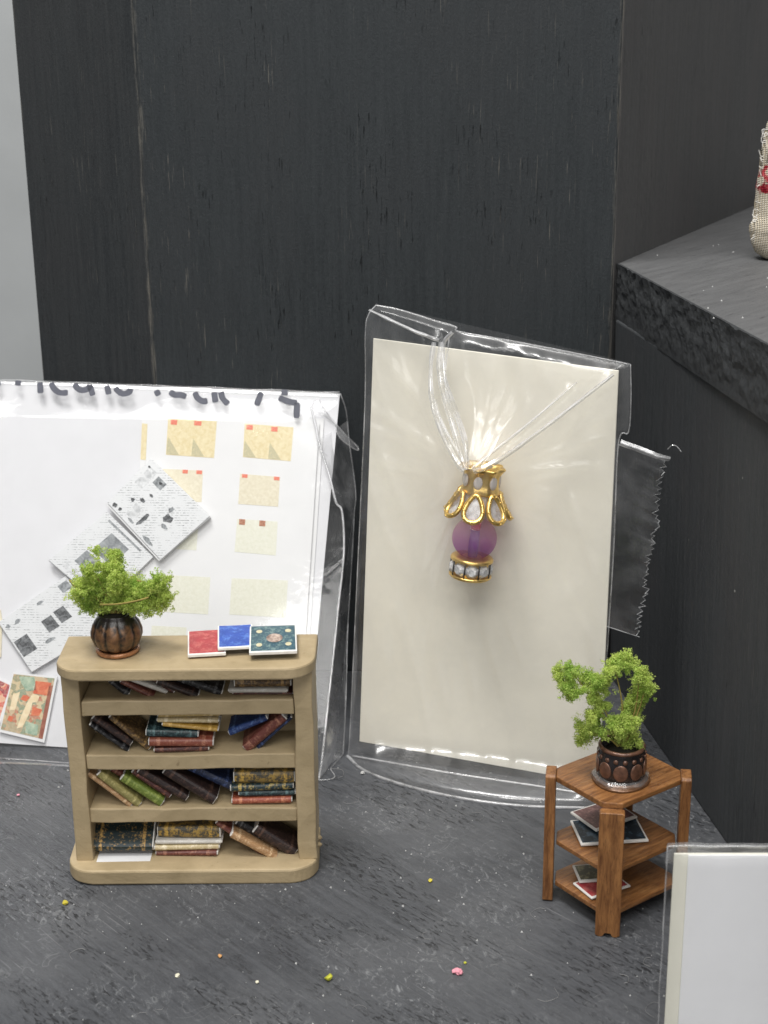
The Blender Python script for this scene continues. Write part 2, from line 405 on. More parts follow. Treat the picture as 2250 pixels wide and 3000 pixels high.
def lathe(prof, segs=32, wob=None):
    v, f = [], []
    for r, z in prof:
        for s in range(segs):
            a = 2 * math.pi * s / segs; rr = r if wob is None else r * wob(a, z)
            v.append((rr * math.cos(a), rr * math.sin(a), z))
    for i in range(len(prof) - 1):
        for s in range(segs):
            s2 = (s + 1) % segs
            f.append((i * segs + s, i * segs + s2, (i + 1) * segs + s2, (i + 1) * segs + s))
    f.append(tuple(range(segs))[::-1]); f.append(tuple((len(prof) - 1) * segs + s for s in range(segs)))
    return v, f
def smooth_line(pts, n):
    """Catmull-Rom resampling of a polyline"""
    P = [Vector(p) for p in pts]; P = [P[0] * 2 - P[1]] + P + [P[-1] * 2 - P[-2]]
    out = []; k = len(P) - 3
    for i in range(n + 1):
        t = i / n * k; j = min(int(t), k - 1); u = t - j
        a, b, c, d = P[j:j + 4]
        out.append(.5 * ((2 * b) + (c - a) * u + (2 * a - 5 * b + 4 * c - d) * u * u + (3 * b - a - 3 * c + d) * u ** 3))
    return out
def loft(rows):
    k = len(rows[0]); v = [p for r_ in rows for p in r_]; f = []
    for i in range(len(rows) - 1):
        for j in range(k - 1):
            f.append((i * k + j, i * k + j + 1, (i + 1) * k + j + 1, (i + 1) * k + j))
    return v, f
class Sheet:
    """a leaning flat sheet: origin, unit axes across / up / towards the viewer"""
    def __init__(s, o, yaw, tilt):
        s.o = Vector(o); s.U = Vector((math.cos(yaw), math.sin(yaw), 0))
        h = Vector((0, 0, 1)).cross(s.U); s.V = math.cos(tilt) * Vector((0, 0, 1)) + math.sin(tilt) * h
        s.N = s.U.cross(s.V)
    def w(s, u, v, off=0.0): return s.o + s.U * u + s.V * v + s.N * off
    def quad_mat(s, off=0.0):
        m_ = Matrix((s.U, s.V, s.N)).transposed().to_4x4(); m_.translation = s.w(0, 0, off); return m_
def flat(name, sheet, poly, off, th, mats, parent=None, bev=0.0, curl=None):
    """a thin solid plate lying on the sheet, built in the sheet's own axes"""
    cx = sum(p[0] for p in poly) / len(poly); cy = sum(p[1] for p in poly) / len(poly)
    bm = prism_bm([(x - cx, y - cy) for x, y in poly][::1], 0, th, bev, 1)
    o = from_bm(name, bm, mats)
    mw = sheet.quad_mat(off) @ Matrix.Translation((cx, cy, 0))
    if parent is not None:
        o.parent = parent; o.matrix_basis = MW.get(parent.name, Matrix.Identity(4)).inverted() @ mw
    else: o.matrix_basis = mw
    MW[o.name] = mw.copy()
    return o
MW = {}
def rect4(a, b, c, d): return [a, b, c, d][::-1]

# ------------------------------------------------------------------ setting
g = from_py('ground', [(-60, -8, 0), (60, -8, 0), (60, 60, 0), (-60, 60, 0)], [(0, 1, 2, 3)], M['ground'])
tag(g, 'black stained wooden display board dusted with crumbs', None, None, 'structure')
wl = from_py('wall', [(-60, 50, -2), (40, 50, -2), (40, 50, 60), (-60, 50, 60)], [(0, 1, 2, 3)], M['backdrop'])
tag(wl, 'pale grey cloth wall far behind the black boards', None, None, 'structure')

def vpanel(name, p0, p1, z0, z1, th, mt, parent=None, bev=.035):
    p0, p1 = Vector(p0 + (0,)), Vector(p1 + (0,)); d = p1 - p0; L_ = d.length
    bm = box_bm(0, L_, 0, th, z0, z1, bev, 2)
    return from_bm(name, bm, mt, parent, loc=p0, rot=(0, 0, math.atan2(d.y, d.x)))
col_ = thing('display_column', 'tall black wooden column with worn edges behind the two plastic bags', 'column')
vpanel('front_panel', (-4.25, 27.0), (4.15, 26.5), 0, 18, .5, mat_blackwood('black board front', BW, LT, WR, 8.415, 0), col_)
vpanel('side_panel', (-6.97, 29.72), (-4.262, 27.012), 0, 18, .5, mat_blackwood('black board left side', (.018, .021, .024, 1), (.041, .0445, .0465, 1), WR, 3.83, 4), col_)
vpanel('side_panel', (4.162, 26.52), (9.75, 37.2), 0, 18, .5, mat_blackwood('black board lit right side', (.054, .054, .055, 1), (.086, .085, .085, 1), WR, 12.05, 8), col_)  # right face lightened in colour for the light it reflects

blk = thing('display_block', 'black wooden block with rough sawn slab on top beside the brown table', 'block')
vpanel('side_wall', (4.37, 26.45), (6.32, 12.4), 0, 7.02, 1.0, mat_blackwood('black block side', (.034, .037, .040, 1), (.060, .064, .068, 1), WR, None, 12), blk).rotation_euler.x = R(1.35)
# rough sawn slab: flat worn top and a crumbly cut edge facing the aisle
def slab():
    a, b = Vector((4.22, 26.62, 8.0)), Vector((6.13, 10.8, 8.0)); n = 520; mrow = 34; th = 1.02
    d = (b - a).normalized(); out = Vector((d.y, -d.x, 0))
    if out.x > 0: out = -out
    rows = []
    for j in range(mrow + 1):
        row = []
        for i in range(n + 1):
            p = a.lerp(b, i / n)
            if j == 0:
                p = p - out * .05
            else:
                t = (j - 1) / (mrow - 1); z = 8.0 - t * th
                q = Vector((p.x * 1.0, p.y, z))
                h = mnoise.fractal(q * 4, 1, 2, 4) * .034 + mnoise.fractal(q * 9, 1, 2, 3) * .010 - abs(mnoise.noise(q * 3.1 + Vector((5, 1, 2)))) * .05
                h *= min(1, t * 7 + .25) * (1 - .8 * t ** 3)
                p = Vector((p.x, p.y, z)) + out * h
                if j == 1: p.z -= max(0, mnoise.noise(q * 5) - .15) * .07
            row.append(p)
        rows.append(row)
    v, f = loft(rows)
    base = len(v); top = [(9.85, 37.4, 8.0), (24, 37.4, 8.0), (24, 10.8, 8.0)]
    v += [Vector(t) for t in top]
    f.append(tuple(range(n, -1, -1)) + (base, base + 1, base + 2))
    ob = from_py('slab', v, f, [mat_slabcut, mat_slabtop], blk)
    ob.data.polygons[-1].material_index = 1
    return ob
def mat_slab(name, cut):
    n = NT(name)
    if cut:
        f = n.noise(n.coords(), 9, 5, .7)
        c = n.mix(n.ramp(f, .35, .7), (.036, .038, .040, 1), (.048, .051, .054, 1))
        return n.bsdf(c, .7, .28, n.bump(n.noise(n.coords(), 26, 4, .7), .2, .02))
    a = R(-50)
    g_ = n.noise(n.coords((.8, 6, 1), (0, 0, a)), 1, 5, .6); fi = n.noise(n.coords(), 30, 4, .7); big = n.noise(n.coords((.4, .4, 1)), 1, 3)
    c = n.mix(n.ramp(g_, .3, .7), (.075, .076, .078, 1), (.125, .126, .128, 1))
    c = n.mix(n.ramp(fi, .35, .75, 0, .5), c, (.17, .17, .172, 1))
    c = n.mix(n.ramp(big, .5, .7, 0, .6), c, (.13, .13, .132, 1))
    pit = n.ramp(n.noise(n.coords((2.6, 15, 1), (0, 0, a)), 1, 4, .65), .60, .7)
    c = n.mix(n.math('MULTIPLY', pit, .7), c, (.03, .03, .032, 1))
    return n.bsdf(c, .6, .3, n.bump(n.math('ADD', g_, n.math('MULTIPLY', fi, .3)), .4, .03))
mat_slabcut = mat_slab('sawn black end grain', True); mat_slabtop = mat_slab('rubbed black slab top', False)
slab()

# ------------------------------------------------------------------ bookcase
BX = Vector((-2.89, 19.8, 0))
bc = thing('bookcase', 'tan painted miniature bookcase with rounded top and base and four book rows', 'bookcase', BX)
def round_front(x0, x1, y0, y1, r, seg=8):
    p = []
    for i in range(seg + 1):
        a = R(180 + 90 * i / seg); p.append((x0 + r + r * math.cos(a), y0 + r + r * math.sin(a)))
    for i in range(seg + 1):
        a = R(270 + 90 * i / seg); p.append((x1 - r + r * math.cos(a), y0 + r + r * math.sin(a)))
    return p + [(x1, y1), (x0, y1)]
def tan_board(name, bm, amt=.012):
    jitter(bm, amt * 1.4, 1.3, len(bc.children)); jitter(bm, amt * .6, 4.0, len(bc.children) + 20)
    return from_bm(name, bm, M['tan'], bc)
tan_board('base_board', prism_bm(round_front(-1.91, 1.86, -.65, .63, .42), 0, .235, .03), .02)
tan_board('top_board', prism_bm(round_front(-1.83, 1.89, -.65, .62, .42), 3.30, 3.482, .03), .012)
for x0, x1 in ((-1.765, -1.515), (1.56, 1.835)):
    b = box_bm(x0, x1, -.36, .55, .236, 3.299, .02); bmesh.ops.subdivide_edges(b, edges=[e for e in b.edges if abs(e.verts[0].co.z - e.verts[1].co.z) > 1], cuts=10)
    tan_board('side_panel', b, .022)
for z0, z1 in ((2.60, 2.835), (1.725, 1.96), (.86, 1.085)):
    b = box_bm(-1.513, 1.558, -.31, .47, z0, z1, .02); bmesh.ops.subdivide_edges(b, edges=[e for e in b.edges if abs(e.verts[0].co.x - e.verts[1].co.x) > 1], cuts=10)
    tan_board('shelf', b, .02)
from_bm('back_panel', box_bm(-1.513, 1.558, .475, .54, .236, 3.299, .004), M['tan'], bc)
# lumps of filler and chipped paint on the handmade corners
for (x, y, z, r_) in ((1.83, .2, .27, .06), (1.85, .05, .24, .045)):
    bm = bmesh.new(); bmesh.ops.create_icosphere(bm, subdivisions=2, radius=r_); jitter(bm, r_ * .5, 9, x)
    from_bm('filler_lump', bm, M['tan'], bc, loc=(x, y, z), smooth=True)

# ------------------------------------------------------------------ books
C = lambda h: srgb(h)
COV = {}
def cover(key, main, accent, amt=.5, scale=24, band=True):
    COV[key] = mat_cover('cover ' + key, C(main), C(accent), amt, scale, band)
cover('blackgrey', '1d1c1e', '6e6e70', .3); cover('darkbrown', '2c2120', '5e463c', .45); cover('maroon', '4a2a28', '8a5a48', .45)
cover('redbrown', '6b3a32', 'a0705c', .45); cover('brick', '8a4a3a', 'b88068', .4); cover('browngold', '4a3826', 'a08050', .6)
cover('green', '1a2a28', '3e5248', .3); cover('teal', '1e3236', '5e7a7c', .45); cover('navy', '1a2540', '4a5a86', .35)
cover('blue', '22386a', '5a76a8', .4); cover('cream', 'c8b68c', 'e8dcc0', .5); cover('tanyellow', 'c0a468', 'e2cc9a', .5)
cover('olive', '8c8450', 'b8ac74', .5); cover('limegreen', '6a7a34', 'a0ac5c', .5); cover('goldgrey', '4e4a40', 'c8a24e', .75, 11)
cover('tealgold', '20343a', 'c0a860', .5, 15); cover('greengold', '15272a', 'b08c50', .35, 18); cover('tan', 'a8825c', 'd2b48e', .5)
cover('gold', 'b08a3c', 'd8b468', .4); cover('coral', 'a0523e', 'd08a68', .5)
cover('topred', 'b04046', 'd07a70', .6, 9, False); cover('topblue', '2e52b0', '6a94dc', .5, 9, False); cover('topteal', '3a5c6a', '94aca4', .55, 16, False)
cover('pinkgrey', '7c5a58', 'b08a84', .5, 14, False); cover('nightblue', '1e2a34', '5a7488', .5, 8, False); cover('greycream', '50503e', 'a8a07c', .5, 8, False)
cover('whitepaper', 'd0ccc4', 'f0eee8', .5, 20, False)

def book(label, parent_loc, c, ang, L_, T, W, yf, cov, pitch=0.0, yaw=0.0, ends=.018, group=None, name='book', border=0.0):
    """spine along x at y = 0, cover boards to y = W, thickness T; ang leans it in the shelf front, pitch shows its top board"""
    o = bpy.data.objects.new(name, None); COL.objects.link(o); o.empty_display_size = .1
    mt = Matrix.Translation(parent_loc + Vector((c[0], yf, c[1]))) @ Matrix.Rotation(yaw, 4, 'Z') @ Matrix.Rotation(-R(ang), 4, 'Y') @ Matrix.Rotation(pitch, 4, 'X')
    o.matrix_local = mt
    tag(o, label, 'book', group)
    ct = min(.016, T * .2); h = T / 2; rr = min(h, .05)
    prof = [(W, h), (rr, h)]
    for i in range(1, 6):
        a = math.pi / 2 + math.pi * i / 6; prof.append((rr + rr * math.cos(a), h * math.sin(a)))
    prof += [(rr, -h), (W, -h), (W, -h + ct), (rr, -h + ct), (ct * 1.2, 0), (rr, h - ct), (W, h - ct)]
    k = len(prof); v = []
    for x in (-L_ / 2, 0, L_ / 2):
        for y, z in prof: v.append((x, y + random.uniform(-.002, .002), z + random.uniform(-.0025, .0025)))
    f = []
    for s in range(2):
        for i in range(k): f.append((s * k + i, s * k + (i + 1) % k, (s + 1) * k + (i + 1) % k, (s + 1) * k + i))
    f.append(tuple(range(k))[::-1]); f.append(tuple(2 * k + i for i in range(k)))
    me = bpy.data.meshes.new('cover'); me.from_pydata(v, [], f); me.update()
    bm = bmesh.new(); bm.from_mesh(me); bmesh.ops.recalc_face_normals(bm, faces=bm.faces); bm.to_mesh(me); bm.free()
    link('cover', me, COV[cov], o)
    e = -ends
    if border: bmp = box_bm(-L_ / 2 - border, L_ / 2 + border, -border, W + border, -h + ct + .002, h - ct * .35, .006, 1)
    else: bmp = box_bm(-L_ / 2 + e, L_ / 2 - e, rr * .6, W - .02, -h + ct + .002, h - ct - .002, .006, 1)
    from_bm('page_block', bmp, M['pages'], o)
    return o
G = 'books in the tan bookcase'
SB = [
 # ---- top shelf
 ('dark grey book leaning at the far left of the top shelf', (-1.0, 2.955), -42, .33, .09, .5, -.12, 'blackgrey'),
 ('slim maroon book lying low among the leaning books of the top shelf', (-.73, 2.93), -28, .52, .08, .5, -.13, 'redbrown'),
 ('book with pale page edge leaning in the top shelf', (-.60, 2.985), -23, .62, .066, .5, -.10, 'whitepaper'),
 ('short dark brown book leaning near the middle of the top shelf', (-.37, 2.99), -36, .40, .09, .5, -.09, 'maroon'),
 ('thick dark brown book leaning in the middle of the top shelf', (-.14, 2.94), -21.5, .61, .11, .5, -.16, 'darkbrown'),
 ('black book leaning right of the middle in the top shelf', (.18, 2.975), -21, .66, .12, .5, -.13, 'blackgrey'),
 ('brown and gold book topping the stack in the top shelf', (1.10, 3.015), 0, .80, .13, .5, -.16, 'browngold'),
 ('white paged book in the middle of the top shelf stack', (1.03, 2.905), 0, .84, .07, .5, -.17, 'whitepaper'),
 ('thin dark red book under the top shelf stack', (1.10, 2.855), 0, .86, .034, .5, -.15, 'maroon'),
 # ---- second shelf
 ('thin black and silver book leaning at the left of the second shelf', (-1.175, 2.19), -39.6, .67, .062, .5, -.20, 'blackgrey'),
 ('dark purple brown book leaning second from left in the second shelf', (-1.13, 2.29), -40, .67, .11, .5, -.18, 'darkbrown'),
 ('brown gold spined book leaning third in the second shelf', (-.875, 2.26), -43, .74, .09, .56, -.19, 'browngold'),
 ('thin red brown book at the bottom of the second shelf stack', (-.12, 2.004), .4, .78, .08, .55, -.24, 'maroon'),
 ('rose brown book second from bottom of the second shelf stack', (-.12, 2.115), -2.0, .92, .125, .55, -.25, 'brick'),
 ('dark teal book skewed in the second shelf stack', (-.25, 2.245), -3, .74, .12, .55, -.21, 'teal'),
 ('gold covered book with white pages sliding off the second shelf stack', (.02, 2.345), -7, .80, .066, .50, -.20, 'gold'),
 ('cream book second from top of the second shelf stack', (-.01, 2.445), -1.5, .88, .075, .52, -.18, 'cream'),
 ('yellow tan book on top of the second shelf stack', (.01, 2.535), -.3, .89, .08, .52, -.16, 'tanyellow'),
 ('blue book tilted in the second shelf beside the stack', (.86, 2.33), 24, .60, .10, .5, -.14, 'blue'),
 ('red brown book leaning right in the second shelf', (1.11, 2.235), 41, .76, .15, .5, -.20, 'redbrown'),
 ('thin slate book leaning at the far right of the second shelf', (1.245, 2.225), 44, .70, .06, .5, -.16, 'navy'),
 # ---- third shelf
 ('thin tan book leaning at the left end of the third shelf', (-1.225, 1.36), -41, .80, .075, .5, -.24, 'tan'),
 ('cream olive book leaning second from left in the third shelf', (-1.075, 1.37), -43, .76, .125, .5, -.26, 'olive'),
 ('short red brown book behind the olive one in the third shelf', (-1.0, 1.50), -36, .46, .09, .5, -.12, 'redbrown'),
 ('green book leaning in the third shelf', (-.74, 1.34), -37, .70, .14, .5, -.25, 'limegreen'),
 ('maroon book leaning behind the green one in the third shelf', (-.60, 1.43), -38.5, .66, .10, .5, -.21, 'maroon'),
 ('dark brown book leaning left of the middle in the third shelf', (-.43, 1.42), -35, .82, .125, .5, -.22, 'darkbrown'),
 ('thickest dark brown book leaning in the middle of the third shelf', (-.03, 1.41), -35, .86, .165, .5, -.24, 'darkbrown'),
 ('navy book leaning against the stack in the third shelf', (.27, 1.515), -29, .70, .125, .55, -.17, 'navy'),
 ('thick grey book with gold squares topping the third shelf stack', (1.075, 1.515), -.5, .88, .20, .5, -.20, 'goldgrey'),
 ('dark teal book with gold marks second in the third shelf stack', (1.04, 1.358), .8, .91, .11, .5, -.23, 'tealgold'),
 ('dark blue book third in the third shelf stack', (1.11, 1.253), -.5, .82, .09, .5, -.21, 'teal'),
 ('coral red book at the bottom of the third shelf stack', (1.03, 1.145), .2, .87, .10, .5, -.24, 'coral'),
 # ---- bottom row
 ('thin red brown book at the bottom of the middle stack on the base', (-.13, .288), 1.0, .91, .085, .55, -.27, 'redbrown'),
 ('cream book second from bottom of the middle stack on the base', (-.12, .384), 0, .95, .085, .55, -.26, 'cream'),
 ('white paged book in the middle stack on the base', (-.09, .466), -.4, .97, .066, .55, -.24, 'whitepaper'),
 ('dark green gold spined book topping the middle stack on the base', (-.09, .605), -.5, .92, .19, .52, -.20, 'goldgrey'),
 ('slim maroon book leaning right of the middle stack on the base', (.67, .515), -39, .84, .085, .5, -.22, 'redbrown'),
 ('pale tan book leaning forward at the right of the base', (.89, .425), -33, .76, .11, .5, -.32, 'tan'),
 ('short black book leaning behind the pale tan one on the base', (.83, .60), -34, .46, .13, .5, -.14, 'blackgrey'),
 ('thick dark maroon book leaning at the right end of the base', (1.20, .445), -36, .70, .18, .5, -.22, 'darkbrown'),
]
for lb, c, ang, L_, T, W, yf, cv in SB:
    book(lb, BX, c, ang, L_, T, W, yf, cv, yaw=random.uniform(-.05, .05), group=G)
book('large dark green book with gold border propped up at the left of the base', BX, (-1.09, .36), -.5, .90, .15, .56, -.26, 'greengold', pitch=R(33), group=G)
ps = from_bm('paper_slip', box_bm(-.40, .40, -.2, .2, 0, .008), M['paper'], None, loc=BX + Vector((-1.06, -.20, .2475)), rot=(0, 0, .02))
tag(ps, 'loose white paper slip under the dark green book on the bookcase base', 'paper')
G2 = 'booklets lying on top of the bookcase'
zt = 3.490
book('red booklet lying flat on the bookcase top', BX, (.33, zt + .035), 0, .50, .066, .84, -.26, 'topred', pitch=R(0), yaw=R(7), ends=.012, group=G2, name='booklet', border=.022)
book('bright blue booklet between the red and teal ones on the bookcase top', BX, (.74, zt + .104), 0, .47, .06, .80, -.19, 'topblue', pitch=R(.0), yaw=R(6), group=G2, name='booklet', border=.022)
tbk = book('teal ornamented booklet lying at the right of the bookcase top', BX, (1.29, zt + .10), 0, .64, .07, .86, -.36, 'topteal', pitch=R(2), yaw=R(4), group=G2, name='booklet', border=.022)

M['vignette'] = mat_photo('brown printed vignette', (.20, .13, .11, 1), (.62, .50, .42, 1), 12, 4)
M['dots'] = mat_photo('cream printed rosette', (.55, .50, .32, 1), (.72, .66, .46, 1), 20, 4)
def oval(cx, cy, rx, ry, z): return [(cx + rx * math.cos(2 * math.pi * i / 14), cy + ry * math.sin(2 * math.pi * i / 14), z) for i in range(14)]
from_py('printed_picture', oval(.02, .42, .12, .15, .0405), [tuple(range(14))], M['vignette'], tbk)
for cx, cy in ((-.2, .2), (.22, .2), (-.2, .66), (.22, .66)): from_py('printed_rosette', oval(cx, cy, .045, .06, .0405), [tuple(range(14))], M['dots'], tbk)

# ------------------------------------------------------------------ moss plants
def moss(clumps, nubs, per, size, seed):
    """foam moss: each clump a loose crowd of small crumbly nubs built from tiny flakes"""
    rnd = random.Random(seed); v, f = [], []
    def rv(): return Vector((rnd.gauss(0, 1), rnd.gauss(0, 1), rnd.gauss(0, 1)))
    for (cx, cy, cz, r_) in clumps:
        c0 = Vector((cx, cy, cz)); heads = [c0 + rv() * r_ * .42 for _ in range(6)]
        for _ in range(nubs):
            p0 = rnd.choice(heads) + rv() * r_ * (.24 if rnd.random() < .86 else .42)
            nr = rnd.uniform(.02, .046)
            for _ in range(per):
                d = rv().normalized(); p = p0 + d * nr * rnd.uniform(.5, 1.15)
                s_ = size * rnd.uniform(.5, 1.3)
                a = rv(); a = (a - d * a.dot(d) * .5).normalized(); b = a.cross(d)
                b = b.normalized() if b.length > .05 else Vector((1, 0, 0))
                i = len(v)
                v += [p - a * s_ * .5, p + b * s_ * .42 + d * s_ * .3, p + a * s_ * .6 + d * s_ * .4, p - b * s_ * .42 + d * s_ * .25]
                f += [(i, i + 1, i + 2), (i, i + 2, i + 3)]
    return v, f
def stems(parent, base, tips, r0=.022):
    for t in tips:
        b = Vector(base); t = Vector(t); mid = b.lerp(t, .5) + Vector((random.uniform(-.06, .06), random.uniform(-.05, .05), .05))
        v, f = tube(smooth_line([b, mid, t], 8), r0, 5, taper=lambda s: 1 - .6 * s)
        from_py('stem', v, f, M['stem'], parent, smooth=True)

P1 = BX + Vector((-.99, 0.0, 3.486))
pl = thing('potted_plant', 'bushy green moss plant in ribbed copper pot on the tan bookcase', 'plant', P1, group='miniature moss plants')
prof = [(.15, .03), (.24, .06), (.33, .14), (.375, .26), (.375, .34), (.34, .45), (.275, .535), (.235, .57), (.245, .60), (.225, .605), (.205, .575)]
segs = 80
v, f = lathe(prof, segs, lambda a, z: 1 - .075 * (1 - abs(math.sin(a * 5))) ** 1.5 * (1 if z < .5 else .2))
from_py('pot', v, f, M['pot_ribbed'], pl, smooth=True)
v, f = lathe([(.10, 0), (.29, .0), (.315, .025), (.31, .06), (.285, .075), (.26, .05), (.12, .045)], 40)
from_py('saucer', v, f, M['copper'], pl, smooth=True)
v, f = lathe([(.02, .55), (.215, .565), (.05, .60)], 24); from_py('filling', v, f, M['soil'], pl)
K1 = [(-1.22, 4.80), (-1.05, 4.86), (-.93, 4.90), (-.86, 4.66), (-1.30, 4.50), (-1.45, 4.36), (-1.19, 4.30), (-.92, 4.36), (-.65, 4.40), (-.38, 4.46), (-.28, 4.36), (-.44, 4.22), (-.73, 4.22), (-1.06, 4.18), (-1.36, 4.17), (-1.10, 4.62), (-.55, 4.26), (-.30, 4.58), (-1.0, 4.46), (-1.46, 4.50)]
rnd = random.Random(3)
cl = [(x + .99, rnd.uniform(-.30, .14), z - 3.486, rnd.uniform(.13, .20)) for x, z in K1]
cl += [(rnd.uniform(-.25, .25), rnd.uniform(-.2, .3), rnd.uniform(.68, .95), .2) for _ in range(6)]
v, f = moss(cl, 150, 26, .021, 5)
o = from_py('foliage', v, f, M['moss'], pl); o['kind'] = 'stuff'
stems(pl, (0, 0, .55), [(-.5, -.1, 1.05), (.1, -.1, 1.35), (.6, -.05, .95), (-.3, .0, 1.3), (.35, -.1, .75)])
for pts in ([(-.12, -.44, .90), (.15, -.46, .915), (.42, -.42, .95), (.56, -.38, .98)], [(.36, -.1, 1.13), (.50, -.12, 1.09), (.56, -.14, 1.0)], [(-.60, -.1, 1.15), (-.53, -.12, 1.06), (-.46, -.12, 1.0)]):
    v, f = tube(smooth_line(pts, 8), .014, 5); from_py('stem', v, f, M['stem'], pl, smooth=True)

# ------------------------------------------------------------------ brown side table
TB = Vector((3.27, 18.70, 0)); TA = R(36)
tb = thing('side_table', 'brown stained miniature table with two lower shelves and plank legs', 'table', TB, (0, 0, TA))
hx, hy = .76, .655
def cut_rect(a, b, c): return [(-a + c, -b), (a - c, -b), (a, -b + c), (a, b - c), (a - c, b), (-a + c, b), (-a, b - c), (-a, -b + c)]
for nm, z0, z1, k in (('tabletop', 1.925, 2.01, .0), ('shelf', .925, .995, -.02), ('shelf', .26, .335, -.02)):
    b = prism_bm(cut_rect(hx + k, hy + k, .19), z0, z1, .012); from_bm(nm, b, M['brown'], tb)
for sx, sy in ((-1, 1), (1, 1), (1, -1), (-1, -1)):
    # plank leg laid across the cut corner, a small notch in its foot
    wv, t = .17, .145
    poly = [(-wv, .03), (-wv * .75, 0), (-wv * .42, 0), (-wv * .22, .055), (wv * .22, .055), (wv * .42, 0), (wv * .75, 0), (wv, .03), (wv, 2.0), (wv * .8, 2.035), (-wv * .8, 2.035), (-wv, 2.0)]
    if (sx, sy) == (-1, -1): poly = [(x, min(z, 1.93 if abs(x) < wv * .9 else 1.915)) for x, z in poly]
    bm = bmesh.new(); a = [bm.verts.new((x, 0, z)) for x, z in poly]; c_ = [bm.verts.new((x, t, z)) for x, z in poly]; n_ = len(poly)
    bm.faces.new(a); bm.faces.new(c_[::-1])
    for i in range(n_): bm.faces.new((a[i], c_[i], c_[(i + 1) % n_], a[(i + 1) % n_]))
    ang = math.atan2(sy, sx)
    dist = (hx + hy - .19) / math.sqrt(2) - .006
    px, py = (hx - .095) * sx, (hy - .095) * sy
    nx, ny = sx / math.sqrt(2), sy / math.sqrt(2)
    if (sx, sy) == (-1, -1): px, py = px - nx * .0, py - ny * .0
    bmesh.ops.recalc_face_normals(bm, faces=bm.faces)
    bmesh.ops.bevel(bm, geom=list(bm.edges), offset=.007, segments=1, affect='EDGES')
    from_bm('leg', bm, M['brown2'], tb, loc=(px + nx * .002, py + ny * .002, 0), rot=(0, 0, math.atan2(ny, nx) - math.pi / 2))
G3 = 'booklets on the side table shelves'
def tbook(label, x, y, z, L_, W, T, cv, yaw): book(label, TB, (x, z + T / 2), 0, L_, T, W, y, cv, yaw=R(yaw), group=G3, name='booklet', border=.03)
tbook('night blue booklet with white border on the middle shelf of the table', -.05, -.20, 1.0, .92, .62, .05, 'nightblue', 6)
tbook('dusty pink booklet behind the night blue one on the table', .03, .22, 1.06, .70, .55, .05, 'pinkgrey', 30)
tbook('grey green booklet on the bottom shelf of the table', -.30, -.20, .385, .42, .38, .05, 'greycream', 6)
tbook('red booklet lying skew on the bottom shelf of the table', -.12, -.42, .34, .62, .40, .04, 'topred', 28)

P2 = TB + Vector((-.0, -.18, 2.013))
pl2 = thing('potted_plant', 'sparse branching moss plant in dark pot with copper discs on brown table', 'plant', P2, group='miniature moss plants')
v, f = lathe([(.30, .05), (.335, .09), (.335, .42), (.315, .47), (.325, .49), (.30, .545), (.265, .545), (.265, .46)], 48)
from_py('pot', v, f, M['pot_dark'], pl2, smooth=True)
v, f = lathe([(.20, 0), (.39, .0), (.405, .02), (.39, .035), (.35, .04), (.35, .07), (.20, .08)], 44, lambda a, z: 1 + .03 * math.sin(a * 3 + 1)); from_py('saucer', v, f, M['saucer_brown'], pl2, smooth=True)
tv, tf = tube([(.30 * math.cos(2 * math.pi * i / 40), .30 * math.sin(2 * math.pi * i / 40), .53) for i in range(40)], .03, 8, True)
from_py('rim', tv, tf, M['copper_dull'], pl2, smooth=True)
for i in range(9):
    a = 2 * math.pi * i / 9 + .35
    v, f = lathe([(.108, -.012), (.108, .003), (.09, .009), (.03, .012)], 18)
    q = from_py('disc', v, f, M['copper_dull'], pl2, smooth=True)
    q.matrix_local = Matrix.Translation((.335 * math.cos(a), .335 * math.sin(a), .255)) @ Matrix.Rotation(a, 4, 'Z') @ Matrix.Rotation(math.pi / 2, 4, 'Y') @ Matrix.Diagonal((1.15, .95, 1, 1))
for i in range(16):
    a = 2 * math.pi * i / 16
    v, f = lathe([(.035, -.008), (.034, .006), (.015, .014)], 10)
    q = from_py('stud', v, f, M['copper_dull'], pl2, smooth=True); q.matrix_local = Matrix.Translation((.333 * math.cos(a), .333 * math.sin(a), .42)) @ Matrix.Rotation(a, 4, 'Z') @ Matrix.Rotation(math.pi / 2, 4, 'Y')
v, f = lathe([(.34, .06), (.40, .062), (.385, .085), (.345, .11), (.338, .12)], 44, lambda a, z: 1 + .03 * math.sin(a * 5) + .02 * math.sin(a * 11))
from_py('glue_ring', v, f[:-2], M['gloss_glue'], pl2, smooth=True)
v, f = lathe([(.02, .44), (.27, .45), (.05, .52)], 24); from_py('filling', v, f, M['soil'], pl2)
K2 = [(-.79, 3.66), (-.91, 3.55), (-.84, 3.50), (-.75, 3.40), (-.56, 3.46), (-.42, 3.60), (-.26, 3.77), (-.12, 3.78), (-.05, 3.72), (-.31, 3.42), (-.49, 3.30), (-.36, 3.15), (-.50, 2.98), (-.23, 2.96), (-.57, 2.77), (-.35, 2.77), (-.12, 2.82), (-.05, 3.06), (.12, 3.14), (.25, 3.30), (.23, 3.50), (.15, 3.63), (.05, 2.64), (-.15, 2.66), (-.68, 2.70), (.0, 2.88), (.08, 2.98), (-.42, 2.88)]
rnd = random.Random(11)
cl = [(x + .06, rnd.uniform(-.14, .16), z - 2.013, rnd.uniform(.10, .155)) for x, z in K2]
cl = [(x, y if z > .75 else y - .08, z, r_) for x, y, z, r_ in cl]
v, f = moss(cl, 120, 26, .020, 9)
o = from_py('foliage', v, f, M['moss'], pl2); o['kind'] = 'stuff'
stems(pl2, (0, 0, .45), [(-.70, 0, 1.60), (-.15, 0, 1.72), (.28, 0, 1.35), (.20, 0, 1.6), (-.4, 0, 1.35), (-.5, -.05, .75)], .018)

